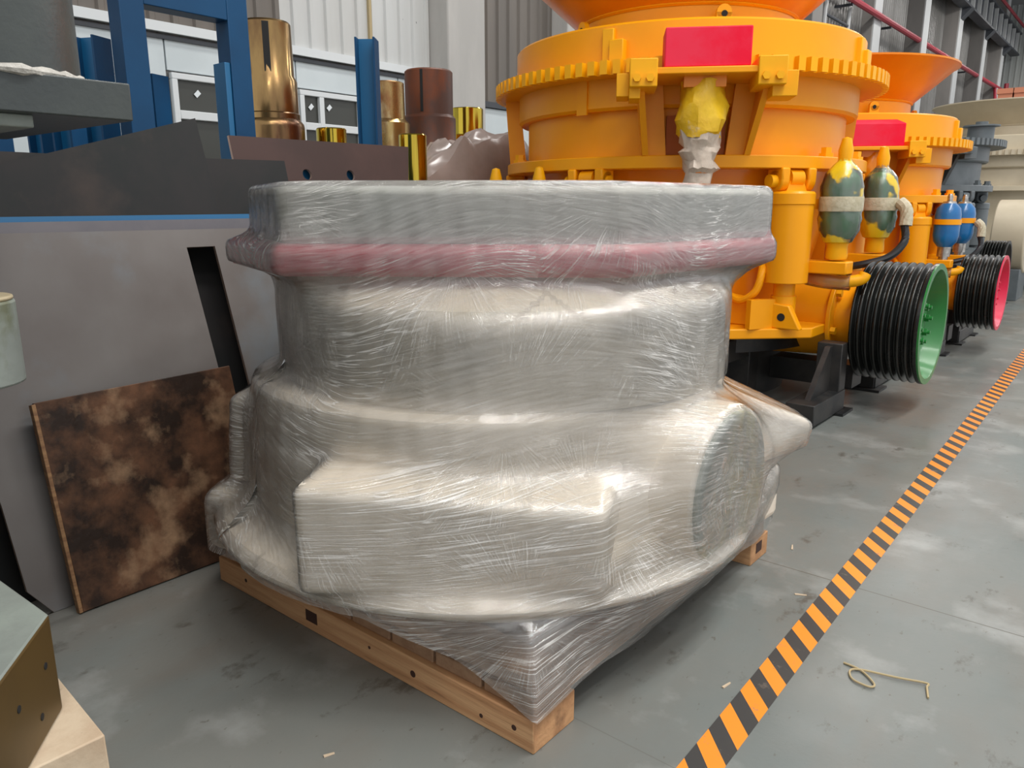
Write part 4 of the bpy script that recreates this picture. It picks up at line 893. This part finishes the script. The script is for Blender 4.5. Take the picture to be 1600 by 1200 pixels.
    for a in (R(10), R(-15), R(-130), R(-165), R(60), R(120)):
        b('flange_bolt', MB().lathe([(.055, 1.83), (.055, 1.86), (.04, 1.86), (.04, 1.90)], 6, RZ(a, 1.40)), K_, smooth=False)
    # accumulators on their arms
    for (x, y, ar) in ((1.53, -.50, .155), (1.50, .56, .15)) if tank != 'none' else ():
        bagged_tank(root, x, y, 1.245, 1.745, .128 if tank == 'bag' else .135, tank)
        b('tank_arm', MB().box(x-.33, x+.10, y-.08, y+.08, 1.02, 1.11), Y, bevel=.01)
        b('strap_arm', MB().box(x-.30, x-.08, y-.012, y+.012, 1.47, 1.54), Y)
    if tank == 'bag':
        for (x, y) in ((-.37, -1.50), (-.78, -1.52)):
            bagged_tank(root, x, y, 1.06, 1.57, .125, tank)
            b('tank_arm', MB().box(x-.06, x+.06, y-.08, -1.0, .84, .94), Y, bevel=.01)
    # countershaft housing along +X
    zc = pul[2]
    b('shaft_housing', MB().cyl((.9, 0, zc), (1.46, 0, zc), .33, 56, r2=.30), Y)
    b('housing_flange', MB().cyl((1.44, 0, zc), (1.475, 0, zc), .335, 56), Y, bevel=.006)
    b('bearing_cap', MB().cyl((1.475, 0, zc), (pul[0]+.03, 0, zc), .235, 48), Y)
    for k in range(6):
        a = R(15+60*k); b('housing_bolt', MB().cyl((1.475, .285*math.cos(a), zc+.285*math.sin(a)), (1.51, .285*math.cos(a), zc+.285*math.sin(a)), .03, 6), K_, smooth=False)
    pulley(root, pul[0], pul[1], pul[2], pul[3], ng, face, face2, blk=blk)
    # hoses
    b('hose', MB().tube(smoothpts([(1.05, -.62, 1.12), (1.12, -.80, 1.05), (1.10, -.84, .90), (1.0, -.84, .82), (.90, -.80, .84)], 6), .028, 10), Y)
    if tank == 'none': return root
    b('bagged_hose', MB().tube(smoothpts([(1.30, -.42, .985), (1.45, -.43, .965), (1.58, -.42, .96), (1.68, -.38, .98), (1.70, -.36, 1.02)], 6), .042, 12), K_)
    b('hose_bag', MB().tube(smoothpts([(1.32, -.42, .98), (1.45, -.44, .965), (1.62, -.42, .96)], 5), .062, 12), 'bag')
    b('rubber_hose', MB().tube(smoothpts([(1.72, .50, 1.35), (1.74, .48, 1.22), (1.66, .40, 1.10), (1.50, .32, 1.04), (1.30, .30, 1.00)], 6), .03, 10), 'rubber')
    b('hose_end_bag', MB().tube(smoothpts([(1.66, .54, 1.52), (1.72, .52, 1.46), (1.73, .50, 1.34)], 5), .048, 10), 'tape_band')
    return root
M['wrap_yellow'] = mat('yellow_paper_wrap', (0.86, 0.55, 0.02), (0.75, 0.45, 0.015), 6, 0.35, bump=1.0, bscale=12, c3=(0.62, 0.53, 0.40), s3=5, t3=(0.58, 0.68))
crusher('cone_crusher', (-3.28, 6.24, 0), 1.0, 'nearest yellow cone crusher with green pulley and bagged green accumulators', ('yellow', 'orange', 'key_yellow'), 'green', 'green', motor='wrap_yellow')
crusher('cone_crusher', (-2.97, 9.2, 0), 0.87, 'second yellow cone crusher with crimson pulley and bare blue accumulators', ('yellow', 'orange', 'key_yellow'), 'magenta', 'magenta', tank='blue', pul=(1.68, 2.10, .72, .435), motor='orange', ng=6, lid_tilt=.06)
crusher('cone_crusher', (-3.3, 12.7, 0), 0.96, 'grey cone crusher standing between the second yellow one and the cream one', ('grey_paint', 'grey_paint', 'grey_paint'), 'black_steel', 'black_steel', tank='none', motor='grey_paint', cover='grey_paint', ng=7, pul=(1.50, 1.80, .64, .42), bowl=False)
cc = crusher('cone_crusher', (-2.5, 18.0, 0), 1.0, 'cream coloured cone crusher, farthest in the row', ('cream', 'cream', 'cream'), 'black_steel', 'black_steel', detail=False, pul=(1.3, 1.6, .65, .42))
bx = MB().box(.62, .84, -1.56, -1.42, 2.30, 2.66).build('control_box', M['rubber'], cc, bevel=.01); MB().cyl((.73, -1.56, 2.54), (.73, -1.575, 2.54), .022, 12).build('lamp', M['sticker'], bx)
gd = empty('belt_guard', (-1.72, 15.0, 0), label='round cream belt guard with a grey face beyond the grey crusher', cat='belt guard')
MB().cyl((-.35, 0, 1.0), (.12, 0, 1.0), .58, 56).build('drum', M['cream'], gd, bevel=.02)
MB().cyl((.12, 0, 1.0), (.135, 0, 1.0), .44, 48).build('face_plate', M['grey_paint'], gd)
MB().box(-.3, .1, -.4, .4, 0, .5).build('pedestal', M['grey_paint'], gd, bevel=.01)
